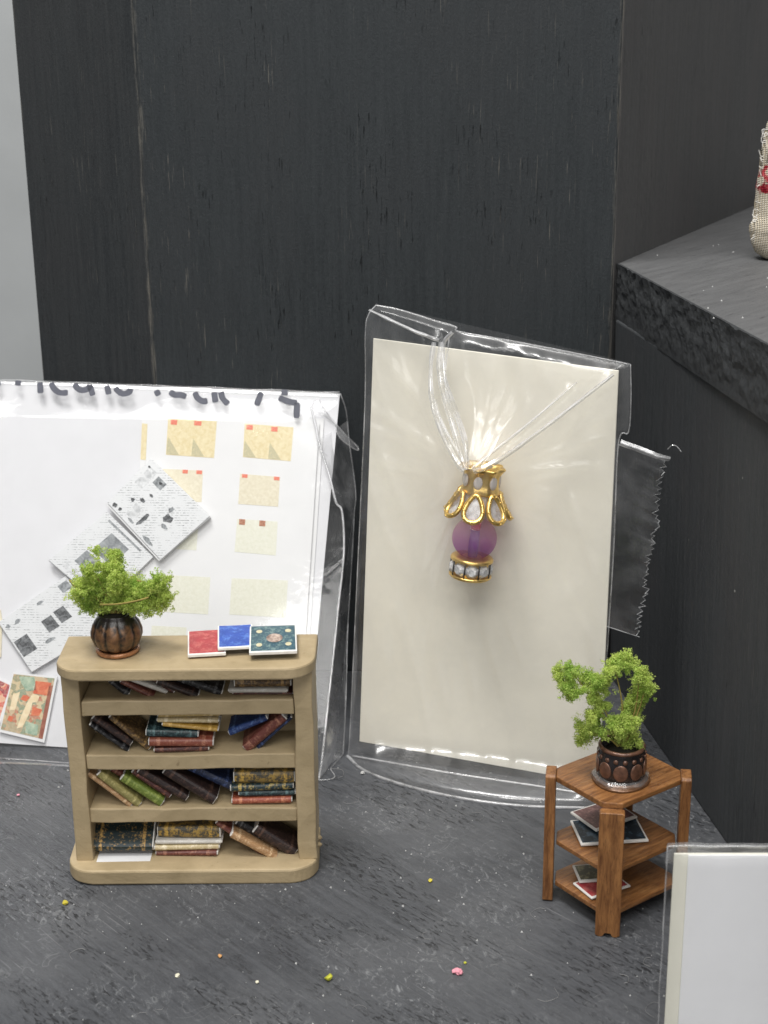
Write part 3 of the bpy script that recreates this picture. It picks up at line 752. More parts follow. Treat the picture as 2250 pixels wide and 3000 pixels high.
# ------------------------------------------------------------------ paper goods in the left bag
LS = Sheet((-6.846, 23.641, 0), R(-3), R(26))
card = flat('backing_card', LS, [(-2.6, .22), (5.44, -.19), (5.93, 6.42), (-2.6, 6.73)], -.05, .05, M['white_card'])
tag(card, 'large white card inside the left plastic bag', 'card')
s1 = flat('printed_sheet', LS, [(2.30, .6), (5.40, .45), (5.655, 5.95), (2.335, 6.105)], .022, .006, M['paper'])
tag(s1, 'white sheet with tan printed strip, hindmost of two in the left bag', 'paper')
s2 = flat('printed_sheet', LS, [(2.385, .5), (5.33, .35), (5.575, 5.89), (2.455, 6.07)], .072, .006, M['paper'])
tag(s2, 'white sheet of printed tan envelopes, foremost in the left bag', 'paper')
M['env'] = mat_photo('tan printed envelope', (.66, .55, .31, 1), (.74, .65, .42, 1), 12, 0)
M['env2'] = mat_photo('pale tan printed letter', (.64, .58, .43, 1), (.72, .67, .53, 1), 18, 3)
M['env3'] = mat_photo('pale green printed letter', (.66, .655, .54, 1), (.72, .715, .62, 1), 20, 5)
M['stampred'] = mat_photo('red printed stamp', (.62, .12, .07, 1), (.78, .25, .16, 1), 30, 2)
M['stampbrown'] = mat_photo('brown printed stamp', (.28, .09, .04, 1), (.48, .22, .12, 1), 34, 2)
M['greytri'] = mat_photo('grey printed corner', (.42, .39, .26, 1), (.56, .50, .30, 1), 30, 2)
def lerp2(q, s, t):
    a, b, c, d = q    # top left, top right, bottom right, bottom left
    x = (1 - t) * ((1 - s) * a[0] + s * b[0]) + t * ((1 - s) * d[0] + s * c[0]); y = (1 - t) * ((1 - s) * a[1] + s * b[1]) + t * ((1 - s) * d[1] + s * c[1])
    return (x, y)
def sub(q, s0, s1_, t0, t1): return [lerp2(q, s0, t0), lerp2(q, s1_, t0), lerp2(q, s1_, t1), lerp2(q, s0, t1)][::-1]
def blob(q, pts): return [lerp2(q, s, t) for s, t in pts][::-1]
def env(q, mt, stamps=(), tri=False, sheet=s2, z=.0785, stm='stampred'):
    e = flat('printed_envelope', LS, q[::-1], z, .003, mt, sheet)
    for (sa, sb, ta, tb_) in stamps: flat('printed_stamp', LS, sub(q, sa, sb, ta, tb_), z + .0035, .003, M[stm], e)
    if tri:
        for s0 in (0.0, .52): flat('printed_corner', LS, [lerp2(q, s0 + .27, .98), lerp2(q, s0 + .02, .5), lerp2(q, s0 + .01, .98)][::-1], z + .0035, .003, M['greytri'], e)
E1 = [(2.825, 5.943), (3.715, 5.886), (3.684, 5.213), (2.805, 5.269)]; E2 = [(4.223, 5.844), (5.109, 5.779), (5.072, 5.159), (4.205, 5.232)]
env(E1, M['env'], ((.06, .19, .03, .17), (.54, .69, .03, .15)), True); env(E2, M['env'], ((.04, .17, .03, .17), (.55, .68, .03, .17)), True)
env([(2.75, 5.01), (3.489, 4.983), (3.48, 4.408), (2.74, 4.46)], M['env2'], ((.50, .63, .0, .12), (.84, .98, .0, .12)))
env([(4.163, 4.926), (4.885, 4.871), (4.864, 4.332), (4.144, 4.378)], M['env2'], ((.05, .19, .0, .12), (.85, .99, .0, .12)))
env([(2.70, 4.08), (3.433, 4.038), (3.414, 3.536), (2.68, 3.575)], M['env3'], ((.1, .22, .0, .2),), False, stm='stampbrown')
env([(4.134, 4.109), (4.862, 4.063), (4.842, 3.454), (4.1, 3.515)], M['env3'], ((.05, .20, .0, .17), (.55, .70, .0, .17)), stm='stampbrown')
env([(2.65, 3.10), (3.679, 3.055), (3.657, 2.393), (2.63, 2.44)], M['env3']); env([(4.062, 3.041), (5.068, 3.008), (5.041, 2.348), (4.038, 2.396)], M['env3'])
env([(2.657, 2.185), (3.282, 2.158), (3.257, 1.633), (2.634, 1.667)], M['env3'])
env([(2.337, 5.856), (2.45, 5.84), (2.44, 5.174), (2.335, 5.19)], M['env'], sheet=s1, z=.0285)

M['news'] = mat_text('newsprint page', (.12, .13, .14, 1), (.68, .69, .70, 1), 1.0, .85)
M['ph_dark'] = mat_photo('dark printed photograph', (.03, .032, .035, 1), (.20, .21, .22, 1), 12, 1)
M['ph_mid'] = mat_photo('grey printed photograph', (.13, .14, .15, 1), (.36, .38, .39, 1), 9, 4)
M['ph_lite'] = mat_photo('pale printed drawing', (.42, .43, .44, 1), (.72, .73, .74, 1), 12, 4)
def newspaper(label, q, z, layers, photos):
    t = thing('newspaper', label, 'newspaper', group='miniature newspapers in the left bag')
    for i in range(layers):
        d = .018 * i
        qq = [(p[0] - d * .6 * (1 if j in (0, 3) else -.3), p[1] - d * .4) for j, p in enumerate(q)] if i < layers - 1 else q
        flat('page', LS, qq[::-1], z + i * .026, .020, M['paper'] if i < layers - 1 else M['news'], t, .004)
    zz = z + (layers - 1) * .026 + .0205
    rn = random.Random(int(z * 1000))
    for (a, b, c, d, mk) in photos:
        if (b - a) * (d - c) > .016: pg = sub(q, a, b, c, d)
        else:   # small ink drawings have ragged outlines
            mx, my, rx, ry = (a + b) / 2, (c + d) / 2, (b - a) * .62, (d - c) * .62
            pg = blob(q, [(mx + rx * math.cos(6.283 * i / 11) * rn.uniform(.55, 1.15), my + ry * math.sin(6.283 * i / 11) * rn.uniform(.55, 1.15)) for i in range(11)])
        flat('printed_photo', LS, pg, zz, .002, M[mk], t)
    return t
# corners: top left, top right, bottom right, bottom left as the page reads
newspaper('folded newspaper with scattered ink drawings, topmost of the three in the bag', [(1.806, 4.365), (2.571, 5.174), (3.664, 4.14), (2.801, 3.347)], .10, 5,
    ((.45, .58, .62, .74, 'ph_dark'), (.60, .70, .60, .66, 'ph_mid'), (.74, .88, .22, .36, 'ph_mid'), (.80, .84, .28, .33, 'ph_dark'), (.10, .34, .44, .50, 'ph_dark'), (.03, .10, .05, .12, 'ph_dark'), (.05, .11, .15, .20, 'ph_dark'), (.30, .36, .18, .23, 'ph_dark'), (.40, .47, .26, .33, 'ph_dark'), (.86, .90, .04, .08, 'ph_dark'), (.56, .60, .30, .35, 'ph_dark'), (.06, .10, .33, .42, 'ph_mid'), (.02, .09, .64, .78, 'ph_mid'), (.36, .42, .66, .78, 'ph_mid'), (.10, .34, .26, .40, 'ph_lite'), (.55, .9, .06, .18, 'ph_lite'), (.6, .64, .5, .7, 'ph_lite')))
newspaper('folded newspaper with two grey photographs, middle one of the three in the bag', [(.768, 3.332), (1.786, 4.213), (2.657, 3.405), (1.78, 2.52)], .086, 3,
    ((.22, .44, .25, .50, 'ph_mid'), (.50, .84, .30, .66, 'ph_mid'), (.92, .95, .12, .8, 'ph_mid'), (.06, .14, .2, .5, 'ph_lite')))
newspaper('newspaper with small dark photographs, lowest of the three in the bag', [(-.106, 2.217), (1.075, 3.059), (1.907, 2.178), (.539, 1.341)], .03, 3,
    ((.42, .56, .38, .60, 'ph_dark'), (.60, .74, .36, .58, 'ph_dark'), (.02, .20, .42, .72, 'ph_dark'), (.16, .24, .14, .20, 'ph_mid'), (.04, .1, .12, .18, 'ph_mid'), (.5, .6, .1, .14, 'ph_mid'), (.32, .44, .68, .74, 'ph_mid'), (.84, .97, .06, .2, 'ph_mid'), (.76, .80, .35, .42, 'ph_lite')))

def mat_patch(name, cols, scale, seed):
    n = NT(name); v = n.coords(loc=(seed, seed, 0))
    nd = n.n('ShaderNodeTexVoronoi', {'Vector': n.n('ShaderNodeVectorMath', {0: v, 1: n.n('ShaderNodeTexNoise', {'Vector': v, 'Scale': 4.0}).outputs['Color']}, operation='ADD').outputs[0], 'Scale': scale, 'Randomness': 1.0})
    s = n.n('ShaderNodeSeparateXYZ', {0: nd.outputs['Color']}).outputs[0]
    r_ = n.n('ShaderNodeValToRGB', {0: s}); cr_ = r_.color_ramp; cr_.interpolation = 'CONSTANT'
    while len(cr_.elements) < len(cols): cr_.elements.new(.5)
    for i, c in enumerate(cols): cr_.elements[i].position = i / len(cols); cr_.elements[i].color = c
    c = n.mix(n.ramp(n.noise(v, 26, 3), .35, .65, 0, .35), r_.outputs[0], (.62, .55, .42, 1))
    return n.bsdf(c, .45, .4)
M['magcover'] = mat_patch('autumn coloured printed cover', [C('a89878'), C('c8b48c'), C('b06848'), C('8c8a68'), C('c0a884'), C('7c8c70'), C('b89c78')], 5.5, 0)
M['magred'] = mat_patch('red printed cover', [C('b03040'), C('d06050'), C('e0a888'), C('982838')], 4, 3)
M['mag_cream'] = mat_photo('cream printed figure', (.72, .56, .34, 1), (.80, .68, .46, 1), 8, 2)
M['mag_red'] = mat_photo('vermilion printed patch', (.55, .08, .03, 1), (.68, .22, .10, 1), 9, 2)
M['mag_green'] = mat_photo('sea green printed patch', (.16, .28, .20, 1), (.46, .54, .40, 1), 8, 2)
M['mag_brown'] = mat_photo('red brown printed border', (.24, .06, .03, 1), (.34, .12, .07, 1), 9, 2)
def magazine(label, q, z, mt, full):
    t = thing('magazine', label, 'magazine', group='miniature magazines in the left bag')
    flat('page', LS, q[::-1], z, .035, M['paper'], t, .004)
    flat('cover', LS, sub(q, .03, .95, .03, .95), z + .0355, .003, mt, t)
    zz = z + .0395
    if full:
        flat('printed_patch', LS, sub(q, .55, .90, .10, .30), zz, .002, M['mag_red'], t)
        flat('printed_patch', LS, sub(q, .86, .945, .14, .95), zz, .002, M['mag_brown'], t)
        flat('printed_patch', LS, blob(q, [(.16, .06), (.50, .04), (.60, .24), (.40, .28), (.24, .16)]), zz, .002, M['mag_green'], t)
        flat('printed_patch', LS, blob(q, [(.54, .30), (.70, .32), (.68, .42), (.58, .44), (.56, .62), (.48, .84), (.36, .88), (.40, .66), (.46, .46)]), zz + .0022, .002, M['mag_cream'], t)
        flat('printed_patch', LS, blob(q, [(.34, .34), (.50, .36), (.44, .44), (.30, .42)]), zz, .002, M['mag_red'], t)
        flat('printed_patch', LS, blob(q, [(.60, .50), (.82, .52), (.78, .62), (.60, .64)]), zz, .002, M['mag_red'], t)
        flat('printed_patch', LS, blob(q, [(.52, .74), (.80, .76), (.82, .92), (.56, .92)]), zz, .002, M['mag_green'], t)
        flat('printed_patch', LS, blob(q, [(.14, .70), (.24, .72), (.22, .80), (.12, .78)]), zz, .002, M['mag_red'], t)
        flat('printed_patch', LS, blob(q, [(.12, .36), (.26, .30), (.24, .60), (.12, .62)]), zz, .002, M['mag_cream'], t)
    return t
magazine('magazine with a cream figure on a red and green cover at the bag foot', [(.188, 1.337), (.993, 1.264), (.811, .10), (-.013, .28)], .03, M['magcover'], True)
magazine('red covered magazine cut off by the photo edge beside the figure magazine', [(-.70, 1.50), (.199, 1.108), (-.05, .25), (-.80, .5)], .008, M['magred'], False)
sl = flat('paper_slip', LS, [(-.75, 2.28), (-.1, 2.45), (-.06, 2.25), (-.05, 1.6), (-.7, 1.7)][::-1], .005, .02, M['env2']); tag(sl, 'pale tan paper half hidden at the lowest newspaper corner', 'paper')

# ------------------------------------------------------------------ left bag
lb = thing('plastic_bag', 'clear plastic bag of miniature papers with marker writing along its top', 'bag', group='clear plastic bags')
front_seam = [(-1.293, 25.907, 5.577), (-1.21, 25.753, 5.272), (-1.145, 25.592, 4.971), (-.964, 25.305, 4.449), (-.85, 25.078, 4.043), (-.744, 24.996, 3.886), (-.715, 24.639, 3.271), (-.811, 24.144, 2.476), (-.905, 23.61, 1.715), (-.991, 23.12, 1.068), (-1.098, 22.511, .265), (-1.151, 22.301, .022)]
back_seam = [(-.77, 26.141, 5.771), (-.667, 26.135, 5.427), (-.616, 26.017, 4.849), (-.513, 25.685, 4.067), (-.537, 25.505, 3.719), (-.579, 25.154, 3.087), (-.669, 24.407, 1.866), (-.707, 23.704, .788), (-.759, 23.228, .022)]
loop = [(-1.293, 25.907, 5.577), (-1.225, 25.955, 5.684), (-1.142, 25.969, 5.697), (-1.061, 25.926, 5.527), (-.749, 25.841, 5.158), (-.469, 25.794, 4.865), (-.502, 25.754, 4.824), (-.749, 25.746, 5.011), (-.856, 25.797, 5.171)]
fsl = smooth_line(front_seam, 60)
rows = []
# the fold over the top of the card, then down the front to the ground
for (dv, off) in ((-.02, -.35), (.03, -.2), (.05, -.05), (.04, .06), (.0, .11), (-.10, .13), (-.22, .14)):
    row = []
    for i in range(61):
        s = i / 60; u = -2.6 + s * 8.5
        vt = 6.72 - .0365 * (u + 2.6) + dv
        row.append(LS.w(u, vt - .0, off + .02 * mnoise.noise(Vector((u * 1.2, dv * 3, 2)))))
    rows.append(row)
for j, p in enumerate(fsl[4:]):
    d = p - LS.o; ur, vr, orr = d.dot(LS.U), d.dot(LS.V), d.dot(LS.N)
    row = []
    for i in range(61):
        s = i / 60; u = -2.6 + s * (ur + 2.6)
        ol = .25 if vr > 1.2 else .25 + (1.2 - vr) / 1.7 * .22
        s2_ = s ** 2.2
        off = ol * (1 - s2_) + orr * s2_
        vv = vr + (1 - s) * .12
        q = LS.w(u, vv, off + .035 * mnoise.noise(Vector((u * .9, vv * .7, 4))) * math.sin(math.pi * min(1, s * 1.02)))
        if q.z < .012: q.z = .012
        row.append(q)
    rows.append(row)
v, f = loft(rows); from_py('front_film', v, f, M['film_soft'], lb, smooth=True)
bs = smooth_line(back_seam, 60); rows = []
for i in range(61):
    a = fsl[i]; b = bs[i]; row = []
    for j in range(9):
        t = j / 8; q = a.lerp(b, t); q.x += .10 * math.sin(math.pi * t) * mnoise.noise(Vector((0, 3, i * .09))) + .02 * math.sin(t * 9 + i * .3); row.append(q)
    rows.append(row)
v, f = loft(rows[10:]); from_py('side_film', v, f, M['film_milky'], lb, smooth=True)
v, f = tube(fsl, .021, 6); from_py('front_seam', v, f, M['lit_seam'], lb, smooth=True)
v, f = tube(bs, .014, 6); from_py('back_seam', v, f, M['seam'], lb, smooth=True)
lp = smooth_line(loop, 40)
v, f = tube(lp, .015, 6); from_py('curled_seam', v, f, M['seam'], lb, smooth=True)
cen = sum(lp, Vector()) / len(lp)
v = [cen + LS.N * .06] + lp; f = [(0, i, i + 1) for i in range(1, len(lp))]
from_py('curled_film', v, f, M['film_milky'], lb, smooth=True)
tb2 = [LS.w(-2.6 + 8.53 * i / 50, 6.735 - .0365 * 8.53 * i / 50 + .012 * math.sin(i * .9), .06) for i in range(51)]
v, f = tube(tb2, .012, 5); from_py('folded_edge', v, f, M['seam'], lb, smooth=True)
bt = [(-9.4, 23.62, .02), (-6.74, 23.22, .02), (-4.0, 22.75, .02), (-1.151, 22.301, .02), (-.95, 22.75, .02), (-.759, 23.228, .02)]
v, f = tube(smooth_line(bt, 60), .011, 5); from_py('bottom_seam', v, f, M['seam'], lb, smooth=True)
strokes = [[(-.36, 6.653), (-.333, 6.523)], [(.039, 6.632), (.033, 6.535)], [(.438, 6.6), (.458, 6.395)], [(.643, 6.59), (.701, 6.482), (.812, 6.406), (.962, 6.406)], [(1.073, 6.569), (1.141, 6.482), (1.228, 6.45), (1.333, 6.483), (1.352, 6.552)], [(1.352, 6.548), (1.424, 6.353)], [(1.674, 6.537), (1.712, 6.375)], [(1.825, 6.501), (1.891, 6.43), (1.978, 6.387), (2.084, 6.419), (2.103, 6.488)], [(2.573, 6.452), (2.63, 6.356)], [(2.829, 6.431), (2.917, 6.367), (3.023, 6.367), (3.13, 6.335)], [(3.285, 6.419), (3.332, 6.318), (3.433, 6.252), (3.52, 6.263)], [(3.636, 6.419), (3.664, 6.23)], [(3.757, 6.431), (3.793, 6.308), (3.895, 6.197)], [(4.492, 6.421), (4.411, 6.176)], [(4.853, 6.415), (4.974, 6.415)], [(4.812, 6.321), (4.977, 6.255), (5.142, 6.222)], [(5.146, 6.233), (5.137, 5.945)]]
for st in strokes:
    pts = smooth_line([(x + .03, y - .015, 0) for x, y in st], 14) if len(st) > 2 else [Vector((st[0][0] + .03, st[0][1] - .015, 0)).lerp(Vector((st[1][0] + .03, st[1][1] - .015, 0)), i / 8) for i in range(9)]
    wv = .055; v, f = [], []
    for i, p in enumerate(pts):
        t = (pts[min(i + 1, len(pts) - 1)] - pts[max(i - 1, 0)]).normalized(); nn = Vector((-t.y, t.x, 0)); k_ = wv * (1 + .12 * mnoise.noise(p * 9))
        if i in (0, len(pts) - 1): k_ *= .7
        for sg in (-1, 1): v.append(LS.w(p.x + nn.x * k_ * sg, p.y + nn.y * k_ * sg, .168))
    for i in range(len(pts) - 1): f.append((2 * i, 2 * i + 1, 2 * i + 3, 2 * i + 2))
    from_py('marker_stroke', v, f, M['marker'], lb)

# ------------------------------------------------------------------ cream card, lamp and right bag
RS = Sheet((-.471, 23.127, 0), R(-17), R(4))
cc = flat('backing_card', RS, [(-.006, .30), (4.17, .10), (4.155, 7.0), (.184, 7.309)], -.05, .045, M['cream'], None, .008)
tag(cc, 'tall cream card standing behind the little lamp', 'card')
LO = RS.w(1.99, 3.60, .46)
# lamp axis leans slightly to the right and back with the card
ax = (RS.w(2.16, 5.44, .46) - LO).normalized()
ux = (RS.U - ax * RS.U.dot(ax)).normalized(); uy = ax.cross(ux)
lm = thing('miniature_lamp', 'gold filigree table lamp with purple bead stem and rhinestone base', 'lamp')
mw = Matrix((ux, uy, ax)).transposed().to_4x4(); mw.translation = LO; lm.matrix_local = mw
v, f = lathe([(.10, .0), (.31, .0), (.345, .03), (.345, .055), (.30, .06)], 40); from_py('base_ring', v, f, M['gold'], lm, smooth=True)
v, f = lathe([(.30, .29), (.345, .295), (.35, .32), (.33, .35), (.27, .36), (.12, .35)], 40); from_py('base_ring', v, f, M['gold'], lm, smooth=True)
v, f = lathe([(.295, .05), (.295, .30)], 40); from_py('base_core', v, f, M['gold'], lm, smooth=True)
for i in range(9):
    a = 2 * math.pi * i / 9 + .1
    bm = bmesh.new(); bmesh.ops.create_cone(bm, cap_ends=True, segments=8, radius1=.118, radius2=.06, depth=.07)
    q = from_bm('rhinestone', bm, M['crystal'], lm)
    q.matrix_local = Matrix.Translation((.322 * math.cos(a), .322 * math.sin(a), .175)) @ Matrix.Rotation(a, 4, 'Z') @ Matrix.Rotation(math.pi / 2, 4, 'Y') @ Matrix.Rotation(.39, 4, 'Z')
    if True:
        v, f = tube([(.334 * math.cos(a + .349), .334 * math.sin(a + .349), z) for z in (.06, .175, .29)], .012, 6); from_py('prong', v, f, M['pot_dark'], lm, smooth=True)
bz = .66
prof = [(.07, -.335)] + [(.36 * math.cos(R(t)), .345 * math.sin(R(t))) for t in range(-75, 76, 10)] + [(.07, .335)]
v, f = lathe(prof, 48); bead = from_py('bead', v, f, M['amethyst'], lm, smooth=True); bead.location = (0, 0, bz)
for nm, z0, z1, mk in (('bead_core', -.33, .14, 'violet_core'), ('bead_core', .145, .33, 'red_core')):
    v, f = lathe([(.075, z0), (.085, (z0 + z1) / 2), (.075, z1)], 14); from_py(nm, v, f, M[mk], bead, smooth=True)
sh = bpy.data.objects.new('shade', None); COL.objects.link(sh); sh.parent = lm; sh.location = (0, 0, 1.02)
# frosted inner cone
v, f = lathe([(.10, .02), (.30, .06), (.27, .30), (.22, .60), (.15, .66)], 32); from_py('inner_bead', v, f, M['frost'], sh, smooth=True)
# gold cup: wavy rim, short waist with frosted windows, then a skirt of filigree loops
v, f = lathe([(.30, .40), (.315, .43), (.285, .50), (.275, .60), (.28, .70), (.315, .775), (.345, .81), (.33, .835), (.27, .80), (.23, .72), (.22, .60)], 72, lambda a, z: 1 + (.09 * math.cos(a * 8) if z > .73 else .035 * math.cos(a * 7)))
from_py('cup', v, f, M['gold'], sh, smooth=True)
NP = 7
for i in range(NP):
    a = 2 * math.pi * (i + .3) / NP
    def rad(z): return .30 + .25 * max(0, (.46 - z) / .46) ** 1.15
    def on(da, z, k=0): r_ = rad(z) + k; return (r_ * math.cos(a + da), r_ * math.sin(a + da), z)
    def leaf(t, k=1.0):
        z = .225 - .195 * math.cos(t); half = .40 * k * math.sin(t) * (1 - .30 * (z / .43)); return half, z
    pts = [on(*leaf(2 * math.pi * s / 26)) for s in range(26)]
    v, f = tube(pts, .040, 7, True); from_py('petal_loop', v, f, M['gold'], sh, smooth=True)
    v = [on(0, .2, -.02)] + [on(*leaf(2 * math.pi * s / 20, .86), -.012) for s in range(20)]
    f = [(0, 1 + k_, 1 + (k_ + 1) % 20) for k_ in range(20)]
    from_py('petal', v, f, M['petal'], sh, smooth=True)
    v, f = lathe([(.062, -.01), (.062, .016), (.03, .026)], 12)
    q = from_py('window', v, f, M['frost'], sh, smooth=True); q.matrix_local = Matrix.Translation(((.282) * math.cos(a), .282 * math.sin(a), .61)) @ Matrix.Rotation(a, 4, 'Z') @ Matrix.Rotation(math.pi / 2, 4, 'Y') @ Matrix.Diagonal((1.7, 1.15, 1, 1))
    for k_ in range(9):
        bm = bmesh.new(); bmesh.ops.create_icosphere(bm, subdivisions=1, radius=.021)
        hh, zz = leaf(2 * math.pi * k_ / 9)
        from_bm('granule', bm, M['gold'], sh, loc=on(hh, zz, .036), smooth=True)

rb = thing('plastic_bag', 'clear plastic bag pulled tight over the lamp and cream card', 'bag', group='clear plastic bags')
Lft = [(-.685, 23.171, .02), (-.64, 23.15, .33), (-.458, 23.284, 3.345), (-.295, 23.42, 6.184), (-.271, 23.501, 7.387), (-.216, 23.547, 7.678), (-.095, 23.584, 7.827)]
Top = [(-.095, 23.584, 7.827), (.259, 23.472, 7.777), (.844, 23.283, 7.627), (1.17, 23.176, 7.54), (1.221, 23.156, 7.469), (1.994, 22.912, 7.369), (2.907, 22.623, 7.235), (3.817, 22.335, 7.09)]
Rgt = [(3.817, 22.335, 7.09), (3.835, 22.27, 6.572), (3.81, 22.209, 6.057), (3.66, 22.209, 5.865), (3.631, 22.077, 4.217), (3.559, 21.872, 2.559), (3.473, 21.603, 1.383), (3.323, 21.26, .02)]
Bot = [(-.685, 23.164, .015), (-.358, 22.599, .015), (.342, 22.064, .015), (1.246, 21.623, .015), (2.209, 21.359, .015), (3.323, 21.26, .015)]
def seg_d(p, a, b):
    ab = b - a; t = max(0, min(1, (p - a).dot(ab) / ab.dot(ab))); return (p - a - ab * t).length, t
V2 = lambda a, b: Vector((a, b))
ridge = [(V2(1.25, 7.35), V2(1.30, 6.40), .12, .45), (V2(1.30, 6.40), V2(1.90, 5.42), .45, .80), (V2(1.55, 7.45), V2(1.50, 6.7), .12, .40), (V2(1.50, 6.70), V2(2.0, 5.45), .40, .82), (V2(4.13, 6.98), V2(3.2, 6.18), .10, .42), (V2(3.2, 6.18), V2(2.12, 5.40), .42, .82), (V2(3.4, 6.7), V2(2.2, 5.45), .18, .75)]
def film_off(u, v):
    p = V2(u, v)
    d, t = seg_d(p, V2(1.94, 3.8), V2(2.06, 5.35))
    h = .10 + .72 * math.exp(-(d / .62) ** 2 * .9) + .02 * mnoise.noise(Vector((u * 1.6, v * .9, 0)))
    du, dv_ = u - 2.05, v - 5.3; rr = math.hypot(du, dv_); th_ = math.atan2(dv_, du)
    n1 = mnoise.noise(Vector((math.cos(th_) * 4.5, math.sin(th_) * 4.5, 3.0))); n2 = mnoise.noise(Vector((math.cos(th_) * 11, math.sin(th_) * 11, 7.0 + rr * .25)))
    env_ = math.exp(-((rr - .9) / 1.5) ** 2) * min(1, (rr * 1.1) ** 2)
    h += env_ * (.045 * max(0, 1 - abs(n1) * 3.2) + .006 * max(0, 1 - abs(n2) * 4))
    n3 = mnoise.noise(Vector((u * 2.1 + v * .5, v * .45, 11.0))); n4 = mnoise.noise(Vector((u * 1.1 - v * .35, v * .5 + u * .3, 17.0)))
    h += .03 * max(0, 1 - abs(n3) * 3) * min(1, rr * .5) + .03 * max(0, 1 - abs(n4) * 2.5)
    for a, b, h0, h1 in ridge:
        d, t = seg_d(p, a, b); hh = h0 + (h1 - h0) * t; w_ = .16 + .55 * hh
        k_ = hh * max(0, 1 - d / w_) ** 1.4 + .06 * 0
        h = max(h, .10 + (k_ - .0) * .92)
    return h
NU, NV = 170, 280
lf = smooth_line(Lft, NV); rg = smooth_line(Rgt[::-1], NV); tp = smooth_line(Top, NU); bo = smooth_line(Bot, NU)
rows = []
for j in range(NV + 1):
    t = j / NV; row = []
    for i in range(NU + 1):
        s = i / NU
        p = lf[j] * (1 - s) + rg[j] * s + (bo[i] * (1 - t) + tp[i] * t) - (lf[0] * (1 - s) * (1 - t) + rg[0] * s * (1 - t) + lf[-1] * (1 - s) * t + rg[-1] * s * t)
        d = p - RS.o; u, v_ = d.dot(RS.U), d.dot(RS.V); o0 = d.dot(RS.N)
        ed = min(1, min(s, 1 - s) * 14, (1 - t) * 16) ; ed = ed * ed * (3 - 2 * ed)
        lo = max(0, min(1, (v_ - .03) / .42)); lo = lo * lo * (3 - 2 * lo)
        tgt = film_off(u, v_)
        off = o0 + (tgt - o0) * ed * lo
        q = RS.w(u, v_, off)
        if q.z < .015: q.z = .015
        row.append(q)
    rows.append(row)
v, f = loft(rows); from_py('front_film', v, f, M['film'], rb, smooth=True)
v, f = loft([[p + Vector((0, .04, 0)) for p in lf], [p + Vector((0, .05, 0)) for p in rg]]); 
bk = [[lf[j].lerp(rg[j], i / 8) - RS.N * (.16 if 0 < i < 8 else .0) for i in range(9)] for j in range(0, NV + 1, 5)]
for r_ in bk:
    for q in r_: q.y = max(q.y, RS.w((q - RS.o).dot(RS.U), (q - RS.o).dot(RS.V), -.12).y); q.z = max(q.z, .02)
v, f = loft(bk); from_py('back_film', v, f, M['film_soft'], rb, smooth=True)
for nm, pts, r_ in (('bottom_fold', Bot, .03), ('side_seam', Rgt, .010), ('side_seam', Lft, .009), ('top_seam', Top, .010)):
    v, f = tube(smooth_line(pts, 70), r_, 7); from_py(nm, v, f, M['lit_seam' if nm == 'bottom_fold' else 'seam'], rb, smooth=True)
inner = [(-.60, 23.15, .03), (.4, 22.62, .10), (1.28, 22.28, .10), (2.63, 21.92, .05), (3.3, 21.7, .03)]
v, f = tube(smooth_line(inner, 40), .016, 6); from_py('bottom_fold', v, f, M['fold'], rb, smooth=True)
v, f = tube(smooth_line([(1.85, 21.62, .03), (2.2, 21.56, .035), (2.7, 21.55, .03), (3.2, 21.5, .03)], 20), .017, 6); from_py('bottom_fold', v, f, M['seam'], rb, smooth=True)
# stretched pleats from lamp top to corners, milky white standing in for glare
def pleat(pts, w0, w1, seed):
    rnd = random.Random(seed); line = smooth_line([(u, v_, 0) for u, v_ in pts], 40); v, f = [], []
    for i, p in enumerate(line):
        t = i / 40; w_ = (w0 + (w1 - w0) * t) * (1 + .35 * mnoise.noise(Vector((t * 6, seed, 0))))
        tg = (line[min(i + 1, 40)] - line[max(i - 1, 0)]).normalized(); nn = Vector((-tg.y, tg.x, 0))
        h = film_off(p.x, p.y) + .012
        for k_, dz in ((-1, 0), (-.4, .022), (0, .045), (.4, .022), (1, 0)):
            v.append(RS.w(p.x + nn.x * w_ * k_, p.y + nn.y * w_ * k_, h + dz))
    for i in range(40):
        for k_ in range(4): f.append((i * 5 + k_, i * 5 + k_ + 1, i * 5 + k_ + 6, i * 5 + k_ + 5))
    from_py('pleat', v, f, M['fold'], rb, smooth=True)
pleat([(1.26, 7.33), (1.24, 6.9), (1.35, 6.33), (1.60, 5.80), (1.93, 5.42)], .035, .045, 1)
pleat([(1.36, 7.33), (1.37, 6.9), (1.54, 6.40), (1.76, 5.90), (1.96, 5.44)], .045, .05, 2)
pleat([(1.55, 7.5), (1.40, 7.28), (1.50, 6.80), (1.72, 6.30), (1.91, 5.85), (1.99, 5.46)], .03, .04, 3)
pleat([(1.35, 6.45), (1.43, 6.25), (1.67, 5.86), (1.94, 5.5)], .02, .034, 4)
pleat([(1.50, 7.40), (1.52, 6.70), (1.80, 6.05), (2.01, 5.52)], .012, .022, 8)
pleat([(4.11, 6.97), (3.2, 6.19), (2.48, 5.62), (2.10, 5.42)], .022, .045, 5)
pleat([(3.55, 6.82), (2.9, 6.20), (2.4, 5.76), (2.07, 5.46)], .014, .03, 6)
pleat([(1.33, 7.36), (.95, 7.46), (.55, 7.62), (.16, 7.78)], .03, .02, 7)
